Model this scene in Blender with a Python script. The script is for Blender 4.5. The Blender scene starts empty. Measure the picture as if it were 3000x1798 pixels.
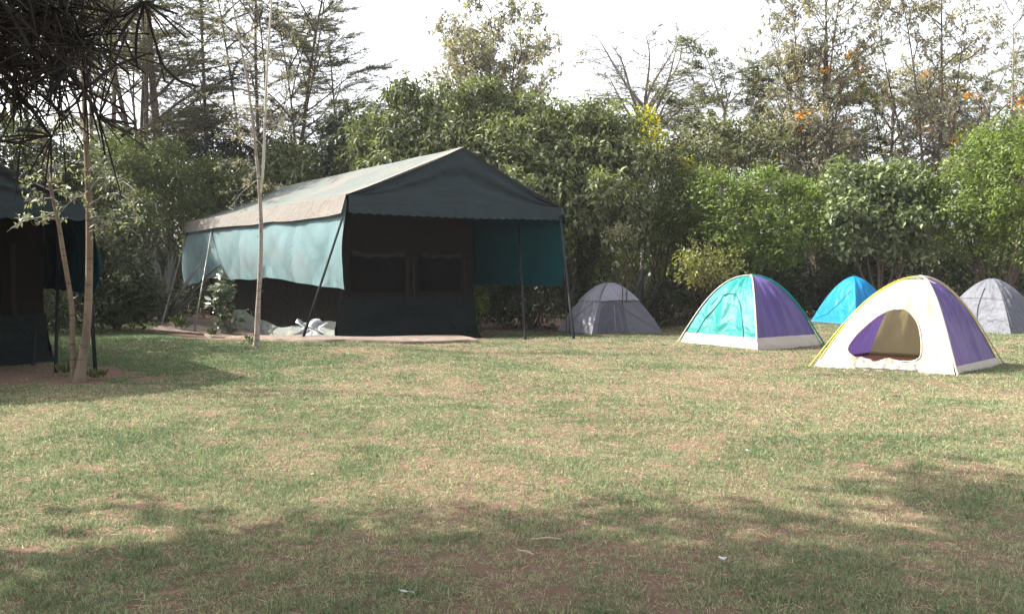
import bpy, math, random
import numpy as np
from mathutils import Vector

rng = np.random.default_rng(7)
random.seed(7)
R = math.radians
SC = bpy.context.scene
COL = SC.collection

# ------------------------------------------------------------------ camera
CAM_Z, FPX, PITCH = 1.30, 2500.0, math.atan(91 / 2500.0)
cd = bpy.data.cameras.new('camera')
cd.sensor_width = 36.0
cd.lens = 36.0 * FPX / 3000.0
cd.clip_start, cd.clip_end = 0.05, 2000.0
cam = bpy.data.objects.new('camera', cd)
cam.location = (0, 0, CAM_Z)
cam.rotation_euler = (math.pi / 2 - PITCH, 0, 0)
COL.objects.link(cam)
SC.camera = cam

# ------------------------------------------------------------------ light
SUN_EL = R(43.0)
SUN_H = Vector((-0.96, 0.28)).normalized()
SUN_DIR = Vector((SUN_H.x * math.cos(SUN_EL), SUN_H.y * math.cos(SUN_EL), math.sin(SUN_EL)))
sl = bpy.data.lights.new('sun', 'SUN')
sl.energy, sl.angle, sl.color = 3.7, R(0.6), (1.0, 0.945, 0.85)
so = bpy.data.objects.new('sun', sl)
so.rotation_euler = (-SUN_DIR).to_track_quat('-Z', 'Y').to_euler()
COL.objects.link(so)

W = bpy.data.worlds.new('World')
SC.world = W
W.use_nodes = True
nt = W.node_tree
nt.nodes.clear()
sky = nt.nodes.new('ShaderNodeTexSky')
sky.sky_type = 'NISHITA'
sky.sun_disc = False
sky.sun_elevation = SUN_EL
sky.sun_rotation = math.atan2(SUN_H.x, SUN_H.y)
sky.air_density, sky.dust_density, sky.ozone_density = 1.0, 4.0, 1.0
hs = nt.nodes.new('ShaderNodeHueSaturation')
hs.inputs['Saturation'].default_value = 0.28
bg = nt.nodes.new('ShaderNodeBackground')
bg.inputs['Strength'].default_value = 0.15
wo = nt.nodes.new('ShaderNodeOutputWorld')
nt.links.new(sky.outputs[0], hs.inputs['Color'])
nt.links.new(hs.outputs[0], bg.inputs['Color'])
nt.links.new(bg.outputs[0], wo.inputs['Surface'])

SC.view_settings.view_transform = 'Standard'
SC.view_settings.look = 'None'
SC.view_settings.gamma = 1.0
SC.view_settings.exposure = 1.7

# ------------------------------------------------------------------ pixel -> place helpers
SP, CP = math.sin(PITCH), math.cos(PITCH)

def ray(px, py):
    a, b = (px - 1500) / FPX, -(py - 899) / FPX
    return np.array([a, b * SP + CP, b * CP - SP])

def at(px, py, Y):
    d = ray(px, py)
    return np.array([0, 0, CAM_Z]) + d * (Y / d[1])

def sst(x, a, b):
    t = np.clip((np.asarray(x, float) - a) / (b - a), 0, 1)
    return t * t * (3 - 2 * t)

def ground(x, y):
    x, y = np.asarray(x, float), np.asarray(y, float)
    dip = -0.42 * sst(y, 17.3, 23) * sst(x, -10.5, -6.5) * (1 - sst(x, 4, 8))
    und = 0.025 * np.sin(x * 0.9 + 1) * np.sin(y * 0.7) + 0.015 * np.sin(x * 2.1 + y * 1.3)
    return dip + und * sst(y, 1, 5)

def gp(px, py):
    Y = 12.0
    d = ray(px, py)
    for _ in range(40):
        x = d[0] * Y / d[1]
        z = float(ground(x, Y))
        Yn = (CAM_Z - z) / max(-d[2] / d[1], 1e-3)
        Y = 0.5 * Y + 0.5 * min(Yn, 60)
    return np.array([d[0] * Y / d[1], Y, float(ground(d[0] * Y / d[1], Y))])

# ------------------------------------------------------------------ materials
def mat_base(name):
    m = bpy.data.materials.new(name)
    m.use_nodes = True
    n = m.node_tree
    for x in list(n.nodes):
        n.nodes.remove(x)
    out = n.nodes.new('ShaderNodeOutputMaterial')
    return m, n, out

def nd(n, t, **kw):
    x = n.nodes.new(t)
    for k, v in kw.items():
        if k in x.inputs:
            x.inputs[k].default_value = v
        else:
            setattr(x, k, v)
    return x

def ramp(n, fac, stops):
    r = n.nodes.new('ShaderNodeValToRGB')
    e = r.color_ramp.elements
    while len(e) < len(stops):
        e.new(0.5)
    for k, (p, c) in enumerate(stops):
        e[k].position = p
        e[k].color = (c[0], c[1], c[2], 1)
    n.links.new(fac, r.inputs[0])
    return r.outputs[0]

def mixc(n, fac, a, b, mode='MIX'):
    m = n.nodes.new('ShaderNodeMix')
    m.data_type = 'RGBA'
    m.blend_type = mode
    for sock, v in ((m.inputs[0], fac), (m.inputs[6], a), (m.inputs[7], b)):
        if isinstance(v, (int, float)):
            sock.default_value = v
        elif isinstance(v, tuple):
            sock.default_value = (v[0], v[1], v[2], 1)
        else:
            n.links.new(v, sock)
    return m.outputs[2]

def mathn(n, op, a, b=None, clamp=False):
    m = n.nodes.new('ShaderNodeMath')
    m.operation = op
    m.use_clamp = clamp
    for i, v in enumerate((a, b)):
        if v is None:
            continue
        if isinstance(v, (int, float)):
            m.inputs[i].default_value = v
        else:
            n.links.new(v, m.inputs[i])
    return m.outputs[0]

def noise(n, scale, detail=4, rough=0.6, vec=None, dist=0.0):
    x = nd(n, 'ShaderNodeTexNoise', Scale=scale, Detail=detail, Roughness=rough, Distortion=dist)
    if vec is not None:
        n.links.new(vec, x.inputs['Vector'])
    return x.outputs[0]

def mapping(n, vec, scale=(1, 1, 1), rot=(0, 0, 0)):
    m = nd(n, 'ShaderNodeMapping')
    m.inputs['Scale'].default_value = scale
    m.inputs['Rotation'].default_value = rot
    n.links.new(vec, m.inputs['Vector'])
    return m.outputs[0]

def leaf_mat(name, dark, light, gloss=0.5, transl=0.3, spec=0.5, tip=None):
    m, n, out = mat_base(name)
    geo = n.nodes.new('ShaderNodeNewGeometry')
    stops = [(0.0, dark), (0.8, light)]
    if tip:
        stops += [(0.93, light), (0.96, tip)]
    c = ramp(n, geo.outputs['Random Per Island'], stops)
    ob = n.nodes.new('ShaderNodeTexCoord')
    nz = noise(n, 0.9, 2, 0.5, ob.outputs['Object'])
    v = mathn(n, 'MULTIPLY_ADD', nz, 1.1)
    v.node.inputs[2].default_value = 0.45
    c2 = mixc(n, 1.0, c, v, 'MULTIPLY')
    p = nd(n, 'ShaderNodeBsdfPrincipled', Roughness=gloss)
    p.inputs['Specular IOR Level'].default_value = spec
    n.links.new(c2, p.inputs['Base Color'])
    t = n.nodes.new('ShaderNodeBsdfTranslucent')
    c3 = mixc(n, 1.0, c2, (1.25, 1.35, 0.6), 'MULTIPLY')
    n.links.new(c3, t.inputs['Color'])
    mx = n.nodes.new('ShaderNodeMixShader')
    mx.inputs[0].default_value = transl
    n.links.new(p.outputs[0], mx.inputs[1])
    n.links.new(t.outputs[0], mx.inputs[2])
    n.links.new(mx.outputs[0], out.inputs[0])
    return m

def bark_mat(name, a, b, scale=6.0, band=0.0):
    m, n, out = mat_base(name)
    tc = n.nodes.new('ShaderNodeTexCoord')
    nz = noise(n, scale, 6, 0.7, mapping(n, tc.outputs['Object'], (1, 1, 0.35)))
    c = ramp(n, nz, [(0.3, a), (0.7, b)])
    if band:
        nz2 = noise(n, scale * 2.2, 3, 0.5, mapping(n, tc.outputs['Object'], (0.25, 0.25, 3.0)))
        c = mixc(n, ramp(n, nz2, [(0.6, (0, 0, 0)), (0.68, (band,) * 3)]), c, (0.03, 0.022, 0.018))
    p = nd(n, 'ShaderNodeBsdfPrincipled', Roughness=0.9)
    n.links.new(c, p.inputs['Base Color'])
    bp = nd(n, 'ShaderNodeBump', Strength=0.5, Distance=0.02)
    n.links.new(nz, bp.inputs['Height'])
    n.links.new(bp.outputs[0], p.inputs['Normal'])
    n.links.new(p.outputs[0], out.inputs[0])
    return m

def fabric(name, col, transl=0.25, rough=0.75, stain=None, stain_amt=0.0, wr=0.35, wr_scale=(1.5, 1.5, 1.5), sheen=0.0, spec=0.3, fine=0.12):
    """woven tent cloth: colour with faded blotches, stains, wrinkles as bump"""
    m, n, out = mat_base(name)
    tc = n.nodes.new('ShaderNodeTexCoord')
    ov = tc.outputs['Object']
    nz = noise(n, 1.3, 5, 0.6, ov)
    c = ramp(n, nz, [(0.25, tuple(x * (1 - fine) for x in col)), (0.75, tuple(min(1, x * (1 + fine)) for x in col))])
    if stain:
        nz2 = noise(n, 0.9, 6, 0.65, mapping(n, ov, (1, 0.6, 1)), 0.6)
        lo = 0.62 - stain_amt * 0.35
        c = mixc(n, ramp(n, nz2, [(lo, (0, 0, 0)), (lo + 0.22, (0.85,) * 3)]), c, stain)
    wv = noise(n, 2.2, 3, 0.5, mapping(n, ov, wr_scale, (0.3, 0.5, 0.4)), 1.2)
    fi = noise(n, 14.0, 3, 0.6, ov, 0.4)
    hgt = mathn(n, 'MULTIPLY_ADD', fi, 0.12)
    n.links.new(wv, hgt.node.inputs[2])
    bp = nd(n, 'ShaderNodeBump', Strength=wr, Distance=0.12)
    n.links.new(hgt, bp.inputs['Height'])
    p = nd(n, 'ShaderNodeBsdfPrincipled', Roughness=rough)
    p.inputs['Specular IOR Level'].default_value = spec
    n.links.new(c, p.inputs['Base Color'])
    n.links.new(bp.outputs[0], p.inputs['Normal'])
    if transl > 0:
        t = n.nodes.new('ShaderNodeBsdfTranslucent')
        n.links.new(c, t.inputs['Color'])
        mx = n.nodes.new('ShaderNodeMixShader')
        mx.inputs[0].default_value = transl
        n.links.new(p.outputs[0], mx.inputs[1])
        n.links.new(t.outputs[0], mx.inputs[2])
        n.links.new(mx.outputs[0], out.inputs[0])
    else:
        n.links.new(p.outputs[0], out.inputs[0])
    return m

def plain(name, col, rough=0.6, metal=0.0, var=0.25, scale=8.0, spec=0.4):
    m, n, out = mat_base(name)
    tc = n.nodes.new('ShaderNodeTexCoord')
    nz = noise(n, scale, 5, 0.6, tc.outputs['Object'])
    c = ramp(n, nz, [(0.3, tuple(x * (1 - var) for x in col)), (0.7, tuple(min(1, x * (1 + var)) for x in col))])
    p = nd(n, 'ShaderNodeBsdfPrincipled', Roughness=rough, Metallic=metal)
    p.inputs['Specular IOR Level'].default_value = spec
    n.links.new(c, p.inputs['Base Color'])
    n.links.new(p.outputs[0], out.inputs[0])
    return m

def lawn_colour(n, jitter=None):
    """colour of the lawn by place: dry straw, green tufts, bare red-brown soil"""
    geo = n.nodes.new('ShaderNodeNewGeometry')
    pos = geo.outputs['Position']
    big = noise(n, 0.55, 4, 0.6, pos)
    mid = noise(n, 2.6, 5, 0.65, pos)
    fin = noise(n, 22.0, 3, 0.6, pos)
    f = mathn(n, 'ADD', mathn(n, 'MULTIPLY', big, 0.55), mathn(n, 'MULTIPLY', mid, 0.45))
    sep = n.nodes.new('ShaderNodeSeparateXYZ')
    n.links.new(pos, sep.inputs[0])
    # lush patch beside the left tent, greener lawn further off
    lx = mathn(n, 'MULTIPLY', mathn(n, 'SUBTRACT', -2.2, sep.outputs[0]), 0.5, True)
    ly = mathn(n, 'MULTIPLY', mathn(n, 'SUBTRACT', sep.outputs[1], 9.6), 0.6, True)
    lush = mathn(n, 'MULTIPLY', lx, ly)
    far = mathn(n, 'MULTIPLY', mathn(n, 'SUBTRACT', sep.outputs[1], 6.0), 0.012, True)
    f = mathn(n, 'ADD', f, mathn(n, 'MULTIPLY', lush, 0.16))
    f = mathn(n, 'ADD', f, far)
    if jitter is not None:
        f = mathn(n, 'ADD', f, mathn(n, 'MULTIPLY', mathn(n, 'SUBTRACT', jitter, 0.5), 0.26))
    return pos, f, fin, sep

DRY, STRAW, OLIVE, GREEN, SOIL = (0.36, 0.312, 0.195), (0.300, 0.312, 0.178), (0.210, 0.258, 0.132), (0.115, 0.168, 0.078), (0.096, 0.090, 0.056)

def ground_mat():
    m, n, out = mat_base('lawn_soil')
    pos, f, fin, sep = lawn_colour(n)
    c = ramp(n, f, [(0.32, SOIL), (0.42, (0.125, 0.098, 0.060)), (0.50, (0.090, 0.082, 0.045)), (0.62, (0.050, 0.058, 0.026))])
    fin2 = noise(n, 45.0, 4, 0.7, pos)
    sp = mixc(n, 1.0, ramp(n, fin, [(0.34, (0.35,) * 3), (0.55, (1.0,) * 3)]), ramp(n, fin2, [(0.35, (0.55,) * 3), (0.6, (1.05,) * 3)]), 'MULTIPLY')
    c = mixc(n, 1.0, c, sp, 'MULTIPLY')
    # bare trodden earth at the left tent
    d = nd(n, 'ShaderNodeVectorMath', operation='SUBTRACT')
    d.inputs[1].default_value = (-7.0, 11.0, 0)
    n.links.new(pos, d.inputs[0])
    mp = mapping(n, d.outputs[0], (0.42, 0.8, 0.0))
    ln = nd(n, 'ShaderNodeVectorMath', operation='LENGTH')
    n.links.new(mp, ln.inputs[0])
    k = mathn(n, 'ADD', ln.outputs['Value'], mathn(n, 'MULTIPLY', noise(n, 3.0, 4, 0.6, pos), 0.5))
    c = mixc(n, ramp(n, k, [(1.0, (1, 1, 1)), (1.3, (0, 0, 0))]), c, (0.15, 0.095, 0.07))
    p = nd(n, 'ShaderNodeBsdfPrincipled', Roughness=0.95)
    p.inputs['Specular IOR Level'].default_value = 0.1
    n.links.new(c, p.inputs['Base Color'])
    bp = nd(n, 'ShaderNodeBump', Strength=0.8, Distance=0.03)
    n.links.new(fin, bp.inputs['Height'])
    n.links.new(bp.outputs[0], p.inputs['Normal'])
    n.links.new(p.outputs[0], out.inputs[0])
    return m

def blade_mat():
    m, n, out = mat_base('grass_blades')
    geo = n.nodes.new('ShaderNodeNewGeometry')
    ta = nd(n, 'ShaderNodeAttribute', attribute_name='tuft')
    c = ramp(n, ta.outputs['Fac'], [(0.0, (0.42, 0.35, 0.22)), (0.30, DRY), (0.43, STRAW), (0.56, OLIVE), (0.76, GREEN)])
    v = mathn(n, 'MULTIPLY_ADD', geo.outputs['Random Per Island'], 1.15)
    v.node.inputs[2].default_value = 0.52
    c = mixc(n, 1.0, c, v, 'MULTIPLY')
    p = nd(n, 'ShaderNodeBsdfPrincipled', Roughness=0.6)
    p.inputs['Specular IOR Level'].default_value = 0.25
    n.links.new(c, p.inputs['Base Color'])
    t = n.nodes.new('ShaderNodeBsdfTranslucent')
    n.links.new(c, t.inputs['Color'])
    mx = n.nodes.new('ShaderNodeMixShader')
    mx.inputs[0].default_value = 0.4
    n.links.new(p.outputs[0], mx.inputs[1])
    n.links.new(t.outputs[0], mx.inputs[2])
    n.links.new(mx.outputs[0], out.inputs[0])
    return m

# ------------------------------------------------------------------ mesh builder
class MB:
    def __init__(self):
        self.V, self.F4, self.F3, self.n = [], [], [], 0

    def add(self, v, f4=None, f3=None):
        v = np.asarray(v, float).reshape(-1, 3)
        self.V.append(v)
        if f4 is not None and len(f4):
            self.F4.append(np.asarray(f4, int).reshape(-1, 4) + self.n)
        if f3 is not None and len(f3):
            self.F3.append(np.asarray(f3, int).reshape(-1, 3) + self.n)
        self.n += len(v)

    def grid(self, P):
        """P: (nu, nv, 3)"""
        nu, nv = P.shape[:2]
        i, j = np.meshgrid(np.arange(nu - 1), np.arange(nv - 1), indexing='ij')
        a = (i * nv + j).ravel()
        self.add(P.reshape(-1, 3), np.stack([a, a + nv, a + nv + 1, a + 1], 1))

    def tube(self, pts, rad, sides=8, cap=True):
        pts = np.asarray(pts, float)
        k = len(pts)
        rad = np.broadcast_to(np.asarray(rad, float), (k,))
        T = np.gradient(pts, axis=0)
        T /= np.linalg.norm(T, axis=1)[:, None] + 1e-9
        ref = np.array([0.31, 0.95, 0.05]) if abs(T[0][2]) > 0.6 else np.array([0.05, 0.1, 1.0])
        A = np.cross(T, ref)
        A /= np.linalg.norm(A, axis=1)[:, None] + 1e-9
        B = np.cross(T, A)
        th = np.linspace(0, 2 * np.pi, sides, endpoint=False)
        P = pts[:, None] + rad[:, None, None] * (np.cos(th)[None, :, None] * A[:, None] + np.sin(th)[None, :, None] * B[:, None])
        f = []
        for i in range(k - 1):
            for j in range(sides):
                j2 = (j + 1) % sides
                f.append((i * sides + j, i * sides + j2, (i + 1) * sides + j2, (i + 1) * sides + j))
        V = P.reshape(-1, 3)
        f3 = []
        if cap:
            V = np.vstack([V, pts[:1], pts[-1:]])
            for j in range(sides):
                j2 = (j + 1) % sides
                f3.append((k * sides, j2, j))
                f3.append((k * sides + 1, (k - 1) * sides + j, (k - 1) * sides + j2))
        self.add(V, f, f3)

    def twigs(self, P0, P1, r0, r1):
        P0, P1 = np.asarray(P0, float).reshape(-1, 3), np.asarray(P1, float).reshape(-1, 3)
        k = len(P0)
        if k == 0:
            return
        r0 = np.broadcast_to(np.asarray(r0, float), (k,))[:, None]
        r1 = np.broadcast_to(np.asarray(r1, float), (k,))[:, None]
        T = unit(P1 - P0)
        ref = np.where(np.abs(T[:, 2:3]) > 0.8, np.array([[1.0, 0, 0]]), np.array([[0, 0, 1.0]]))
        A = unit(np.cross(T, ref))
        B = np.cross(T, A)
        vs = []
        for P, r in ((P0, r0), (P1, r1)):
            for q in range(3):
                t = q * 2 * np.pi / 3
                vs.append(P + r * (math.cos(t) * A + math.sin(t) * B))
        V = np.stack(vs, 1)
        f = np.array([[0, 1, 4, 3], [1, 2, 5, 4], [2, 0, 3, 5]])
        F = (np.arange(k) * 6)[:, None, None] + f[None]
        self.add(V.reshape(-1, 3), F.reshape(-1, 4))

    def leaves(self, C, D, N, L, Wd, fold=0.12, curl=0.0):
        C = np.asarray(C, float)
        k = len(C)
        if k == 0:
            return
        L = np.broadcast_to(np.asarray(L, float), (k,))[:, None]
        Wd = np.broadcast_to(np.asarray(Wd, float), (k,))[:, None]
        D = unit(D)
        S = unit(np.cross(D, N))
        N2 = np.cross(S, D)
        mid = C + D * L * 0.45
        tip = C + D * L - N2 * L * curl
        V = np.stack([C, mid + S * Wd * 0.5 + N2 * Wd * fold, tip, mid - S * Wd * 0.5 + N2 * Wd * fold], 1)
        b = (np.arange(k) * 4)[:, None]
        F = np.concatenate([b + np.array([[0, 1, 2]]), b + np.array([[0, 2, 3]])])
        self.add(V.reshape(-1, 3), None, F)

    def box(self, c, h, rot=0.0):
        c, h = np.asarray(c, float), np.asarray(h, float)
        s = np.array([[x, y, z] for x in (-1, 1) for y in (-1, 1) for z in (-1, 1)], float) * h
        ca, sa = math.cos(rot), math.sin(rot)
        s = np.stack([s[:, 0] * ca - s[:, 1] * sa, s[:, 0] * sa + s[:, 1] * ca, s[:, 2]], 1)
        self.add(s + c, [(0, 1, 3, 2), (4, 6, 7, 5), (0, 4, 5, 1), (2, 3, 7, 6), (0, 2, 6, 4), (1, 5, 7, 3)])

    def build(self, name, mat, parent=None, smooth=False, origin=None):
        V = np.concatenate(self.V) if self.V else np.zeros((0, 3))
        if origin is not None:
            V = V - np.asarray(origin)
        F4 = np.concatenate(self.F4) if self.F4 else np.zeros((0, 4), int)
        F3 = np.concatenate(self.F3) if self.F3 else np.zeros((0, 3), int)
        me = bpy.data.meshes.new(name)
        me.vertices.add(len(V))
        me.vertices.foreach_set('co', V.astype(np.float32).ravel())
        loops = np.concatenate([F4.ravel(), F3.ravel()]).astype(np.int32)
        me.loops.add(len(loops))
        me.loops.foreach_set('vertex_index', loops)
        starts = np.concatenate([np.arange(len(F4)) * 4, len(F4) * 4 + np.arange(len(F3)) * 3]).astype(np.int32)
        me.polygons.add(len(starts))
        me.polygons.foreach_set('loop_start', starts)
        if smooth:
            me.polygons.foreach_set('use_smooth', np.ones(len(starts), bool))
        me.update(calc_edges=True)
        me.materials.append(mat)
        o = bpy.data.objects.new(name, me)
        COL.objects.link(o)
        if parent is not None:
            o.parent = parent
        if origin is not None and parent is None:
            o.location = origin
        return o

def unit(v):
    v = np.asarray(v, float)
    return v / (np.linalg.norm(v, axis=-1, keepdims=True) + 1e-9)

def rvec(k):
    return unit(rng.normal(size=(k, 3)))

def thing(name, label, cat, loc=(0, 0, 0), rz=0.0, group=None):
    o = bpy.data.objects.new(name, None)
    o.empty_display_size = 0.2
    o.location = tuple(float(c) for c in loc)
    o.rotation_euler = (0, 0, rz)
    COL.objects.link(o)
    return tag(o, label, cat, group)

def tag(o, label, cat, group=None):
    o['label'], o['category'] = label, cat
    if group:
        o['group'] = group
    return o

def structure(o):
    o['kind'] = 'structure'
    return o

# ------------------------------------------------------------------ materials used
M = {}
M['ground'] = ground_mat()
M['blade'] = blade_mat()
M['aqua_roof'] = fabric('faded_aqua_canvas', (0.102, 0.122, 0.113), 0.08, 0.85, (0.155, 0.135, 0.115), 0.55, 0.4)
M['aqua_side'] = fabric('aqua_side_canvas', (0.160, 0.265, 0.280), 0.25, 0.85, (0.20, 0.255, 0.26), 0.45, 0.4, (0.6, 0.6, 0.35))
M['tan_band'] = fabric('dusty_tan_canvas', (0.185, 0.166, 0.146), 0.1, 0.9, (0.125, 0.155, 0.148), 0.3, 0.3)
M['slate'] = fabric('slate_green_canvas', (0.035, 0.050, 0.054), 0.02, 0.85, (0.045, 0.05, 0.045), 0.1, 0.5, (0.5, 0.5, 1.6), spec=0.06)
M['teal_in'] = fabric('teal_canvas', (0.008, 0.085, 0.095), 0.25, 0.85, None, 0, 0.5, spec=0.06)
M['teal_shaded'] = fabric('shaded_teal_canvas', (0.003, 0.026, 0.029), 0.02, 0.85, None, 0, 0.4, spec=0.06)  # teal canvas darkened, low light under the left tent put into its colour
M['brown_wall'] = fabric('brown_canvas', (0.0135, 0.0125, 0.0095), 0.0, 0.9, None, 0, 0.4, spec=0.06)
M['trim_brown'] = fabric('tan_brown_tape', (0.028, 0.023, 0.016), 0.0, 0.9, None, 0, 0.2, spec=0.06)
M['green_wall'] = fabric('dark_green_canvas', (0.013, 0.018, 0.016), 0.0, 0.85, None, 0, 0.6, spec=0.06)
M['mesh'] = plain('window_mesh', (0.006, 0.005, 0.004), 0.9, spec=0.05)
M['sunlit_skirt'] = fabric('sunlit_pale_canvas', (0.24, 0.27, 0.25), 0.1, 0.85, (0.42, 0.33, 0.25), 0.25, 0.6, (0.4, 0.4, 1.2))  # pale canvas for the sunlit foot of the side wall, sun in its colour
M['pole_dark'] = plain('dark_steel', (0.016, 0.017, 0.019), 0.7, 0.0, spec=0.12)
M['pole_grey'] = plain('grey_steel', (0.16, 0.16, 0.15), 0.5, 0.4)
M['rope'] = plain('rope', (0.30, 0.27, 0.22), 0.9)
M['stone'] = plain('worn_concrete', (0.155, 0.115, 0.088), 0.95, 0.0, 0.4, 5.0)
M['silver'] = plain('silver_sheet', (0.24, 0.25, 0.25), 0.45, 0.3, 0.15)

# ------------------------------------------------------------------ ground
def build_ground():
    def axis(lo, hi, step, far):
        core = np.arange(lo, hi + 1e-6, step)
        ext = np.geomspace(step * 2, far, 26)
        return np.concatenate([lo - ext[::-1], core, hi + ext])
    xs = axis(-18, 18, 0.3, 700)
    ys = axis(-6, 36, 0.3, 700)
    X, Y = np.meshgrid(xs, ys, indexing='ij')
    mb = MB()
    mb.grid(np.stack([X, Y, ground(X, Y)], -1))
    structure(mb.build('ground', M['ground'], None, True))
build_ground()

class VNoise:
    """smooth random field over the lawn"""
    def __init__(self, seed, cell):
        self.g = np.random.default_rng(seed).uniform(0, 1, (257, 257))
        self.c = cell
    def __call__(self, x, y):
        X, Y = np.asarray(x) / self.c + 1000.0, np.asarray(y) / self.c + 1000.0
        i, j = np.floor(X).astype(int), np.floor(Y).astype(int)
        fx, fy = X - i, Y - j
        fx, fy = fx * fx * (3 - 2 * fx), fy * fy * (3 - 2 * fy)
        i, j = i % 256, j % 256
        g = self.g
        return (g[i, j] * (1 - fx) + g[i + 1, j] * fx) * (1 - fy) + (g[i, j + 1] * (1 - fx) + g[i + 1, j + 1] * fx) * fy

def build_grass():
    mb, vals = MB(), []
    n2, n3, n4 = VNoise(2, 0.35), VNoise(3, 1.1), VNoise(4, 3.5)
    def place(y0, y1, k):
        y = rng.uniform(y0, y1, k)
        x = rng.uniform(-1, 1, k) * (0.62 * y + 0.4)
        dirt = (((x + 7.0) * 0.42) ** 2 + ((y - 11.0) * 0.8) ** 2) + 0.5 * (n2(x, y) - 0.5)
        keep = (dirt > 1.0) | (rng.uniform(size=k) < 0.05)
        keep &= ~((y > 17.6) & (x > -6.8 - (y - 17.6) * 0.5) & (x < -0.2 - (y - 17.6) * 0.3))
        return x[keep], y[keep]
    # y from, y to, tufts per square metre, blades per tuft, loose straws per square metre
    bands = [(2.6, 4.5, 800, 30, 900), (4.5, 6.5, 680, 22, 700), (6.5, 9, 520, 16, 450), (9, 13, 360, 12, 250), (13, 18, 230, 10, 120), (18, 27, 120, 10, 50)]
    for y0, y1, dens, per, straw in bands:
        area = (y1 - y0) * (0.62 * (y0 + y1) + 0.8)
        x, y = place(y0, y1, int(area * dens))
        pv = 0.46 * n2(x, y) + 0.36 * n3(x, y) + 0.18 * n4(x, y)
        bare = rng.uniform(size=len(x)) < np.clip((0.40 - pv) * 3, 0, 0.12)
        x, y, pv = x[~bare], y[~bare], pv[~bare]
        k = len(x)
        val = 0.545 + (pv - 0.5) * 0.60 + rng.normal(0, 0.12, k) + 0.08 * sst(y, 6, 15)
        lush = (x < -2.8 + 0.5 * np.sin(y * 2)) & (y > 10.2)
        val = np.where(lush, val + 0.25, val)
        size = rng.uniform(0.40, 1.75, k) * np.clip(0.9 + (pv - 0.5) * 1.0, 0.72, 1.2) * np.where(lush, 1.6, 1.0)
        big = rng.uniform(size=k) < 0.012
        size = np.where(big, size * 1.7, size)
        X, Y, VV, SZ = [np.repeat(q, per) for q in (x, y, val, size)]
        n = len(X)
        a, rr = rng.uniform(0, 6.283, n), (0.030 + 0.0012 * Y) * SZ * np.sqrt(rng.uniform(0, 1, n))
        dx, dy = np.cos(a) * rr, np.sin(a) * rr
        X, Y = X + dx, Y + dy
        P = np.stack([X, Y, ground(X, Y) - 0.003], 1)
        D = unit(np.stack([dx * 16, dy * 16, 0.75 + 0 * dx], 1) + rvec(n) * 0.55)
        D[:, 2] = np.abs(D[:, 2]) + 0.05
        ln = rng.uniform(0.010, 0.030, n) * SZ
        wd = np.maximum(0.0036, 0.00095 * Y) * rng.uniform(0.7, 1.4, n)
        S = unit(np.cross(D, rvec(n)))
        V = np.stack([P - S * wd[:, None] * 0.5, P + S * wd[:, None] * 0.5, P + D * ln[:, None]], 1)
        mb.add(V.reshape(-1, 3), None, np.arange(3 * n).reshape(-1, 3))
        vals.append(np.repeat(VV, 3))
        # dead straws lying loose between the tufts
        X, Y = place(y0, y1, int(area * straw))
        n = len(X)
        P = np.stack([X, Y, ground(X, Y) + rng.uniform(0.002, 0.012, n)], 1)
        a = rng.uniform(0, 6.283, n)
        D = np.stack([np.cos(a), np.sin(a), rng.uniform(-0.1, 0.35, n)], 1)
        S = unit(np.cross(D, np.array([0, 0, 1.0]) + 0.5 * rvec(n)))
        wd = np.maximum(0.003, 0.0008 * Y) * rng.uniform(0.7, 1.3, n)
        ln = rng.uniform(0.02, 0.06, n)
        V = np.stack([P - S * wd[:, None] * 0.5, P + S * wd[:, None] * 0.5, P + D * ln[:, None]], 1)
        mb.add(V.reshape(-1, 3), None, np.arange(3 * n).reshape(-1, 3))
        vals.append(np.repeat(rng.uniform(0.0, 0.36, n), 3))
    o = mb.build('grass', M['blade'])
    at_ = o.data.attributes.new('tuft', 'FLOAT', 'POINT')
    at_.data.foreach_set('value', np.concatenate(vals).astype(np.float32))
    o['kind'] = 'stuff'
    tag(o, 'short dry straw and green grass covering the whole lawn', 'grass')
build_grass()

# ------------------------------------------------------------------ large safari tent
TA = math.atan2(0.6, 0.8)
bx, ax_ = np.array([0.8, 0.6]), np.array([-0.6, 0.8])

class Frame:
    """tent frame: local x along the front gable, y along the ridge"""
    def __init__(self, ox, oy):
        self.o = np.array([ox, oy])
    def to_local(self, p):
        d = np.asarray(p[:2]) - self.o
        return np.array([d @ bx, d @ ax_, p[2]])
    def g(self, s, t):
        s, t = np.asarray(s, float), np.asarray(t, float)
        return ground(self.o[0] + s * bx[0] + t * ax_[0], self.o[1] + s * bx[1] + t * ax_[1])

def fold(u, v, seed, n=6, amp=0.03):
    r = np.random.default_rng(seed)
    z = np.zeros(np.broadcast(u, v).shape)
    for _ in range(n):
        fu, fv, ph, am = r.uniform(2, 14), r.uniform(-5, 5), r.uniform(0, 6.3), r.uniform(0.3, 1)
        q = np.sin(fu * u + fv * v + ph)
        z = z + am * (1 - np.abs(q)) ** 2
    return amp * (z - z.mean())

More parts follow.
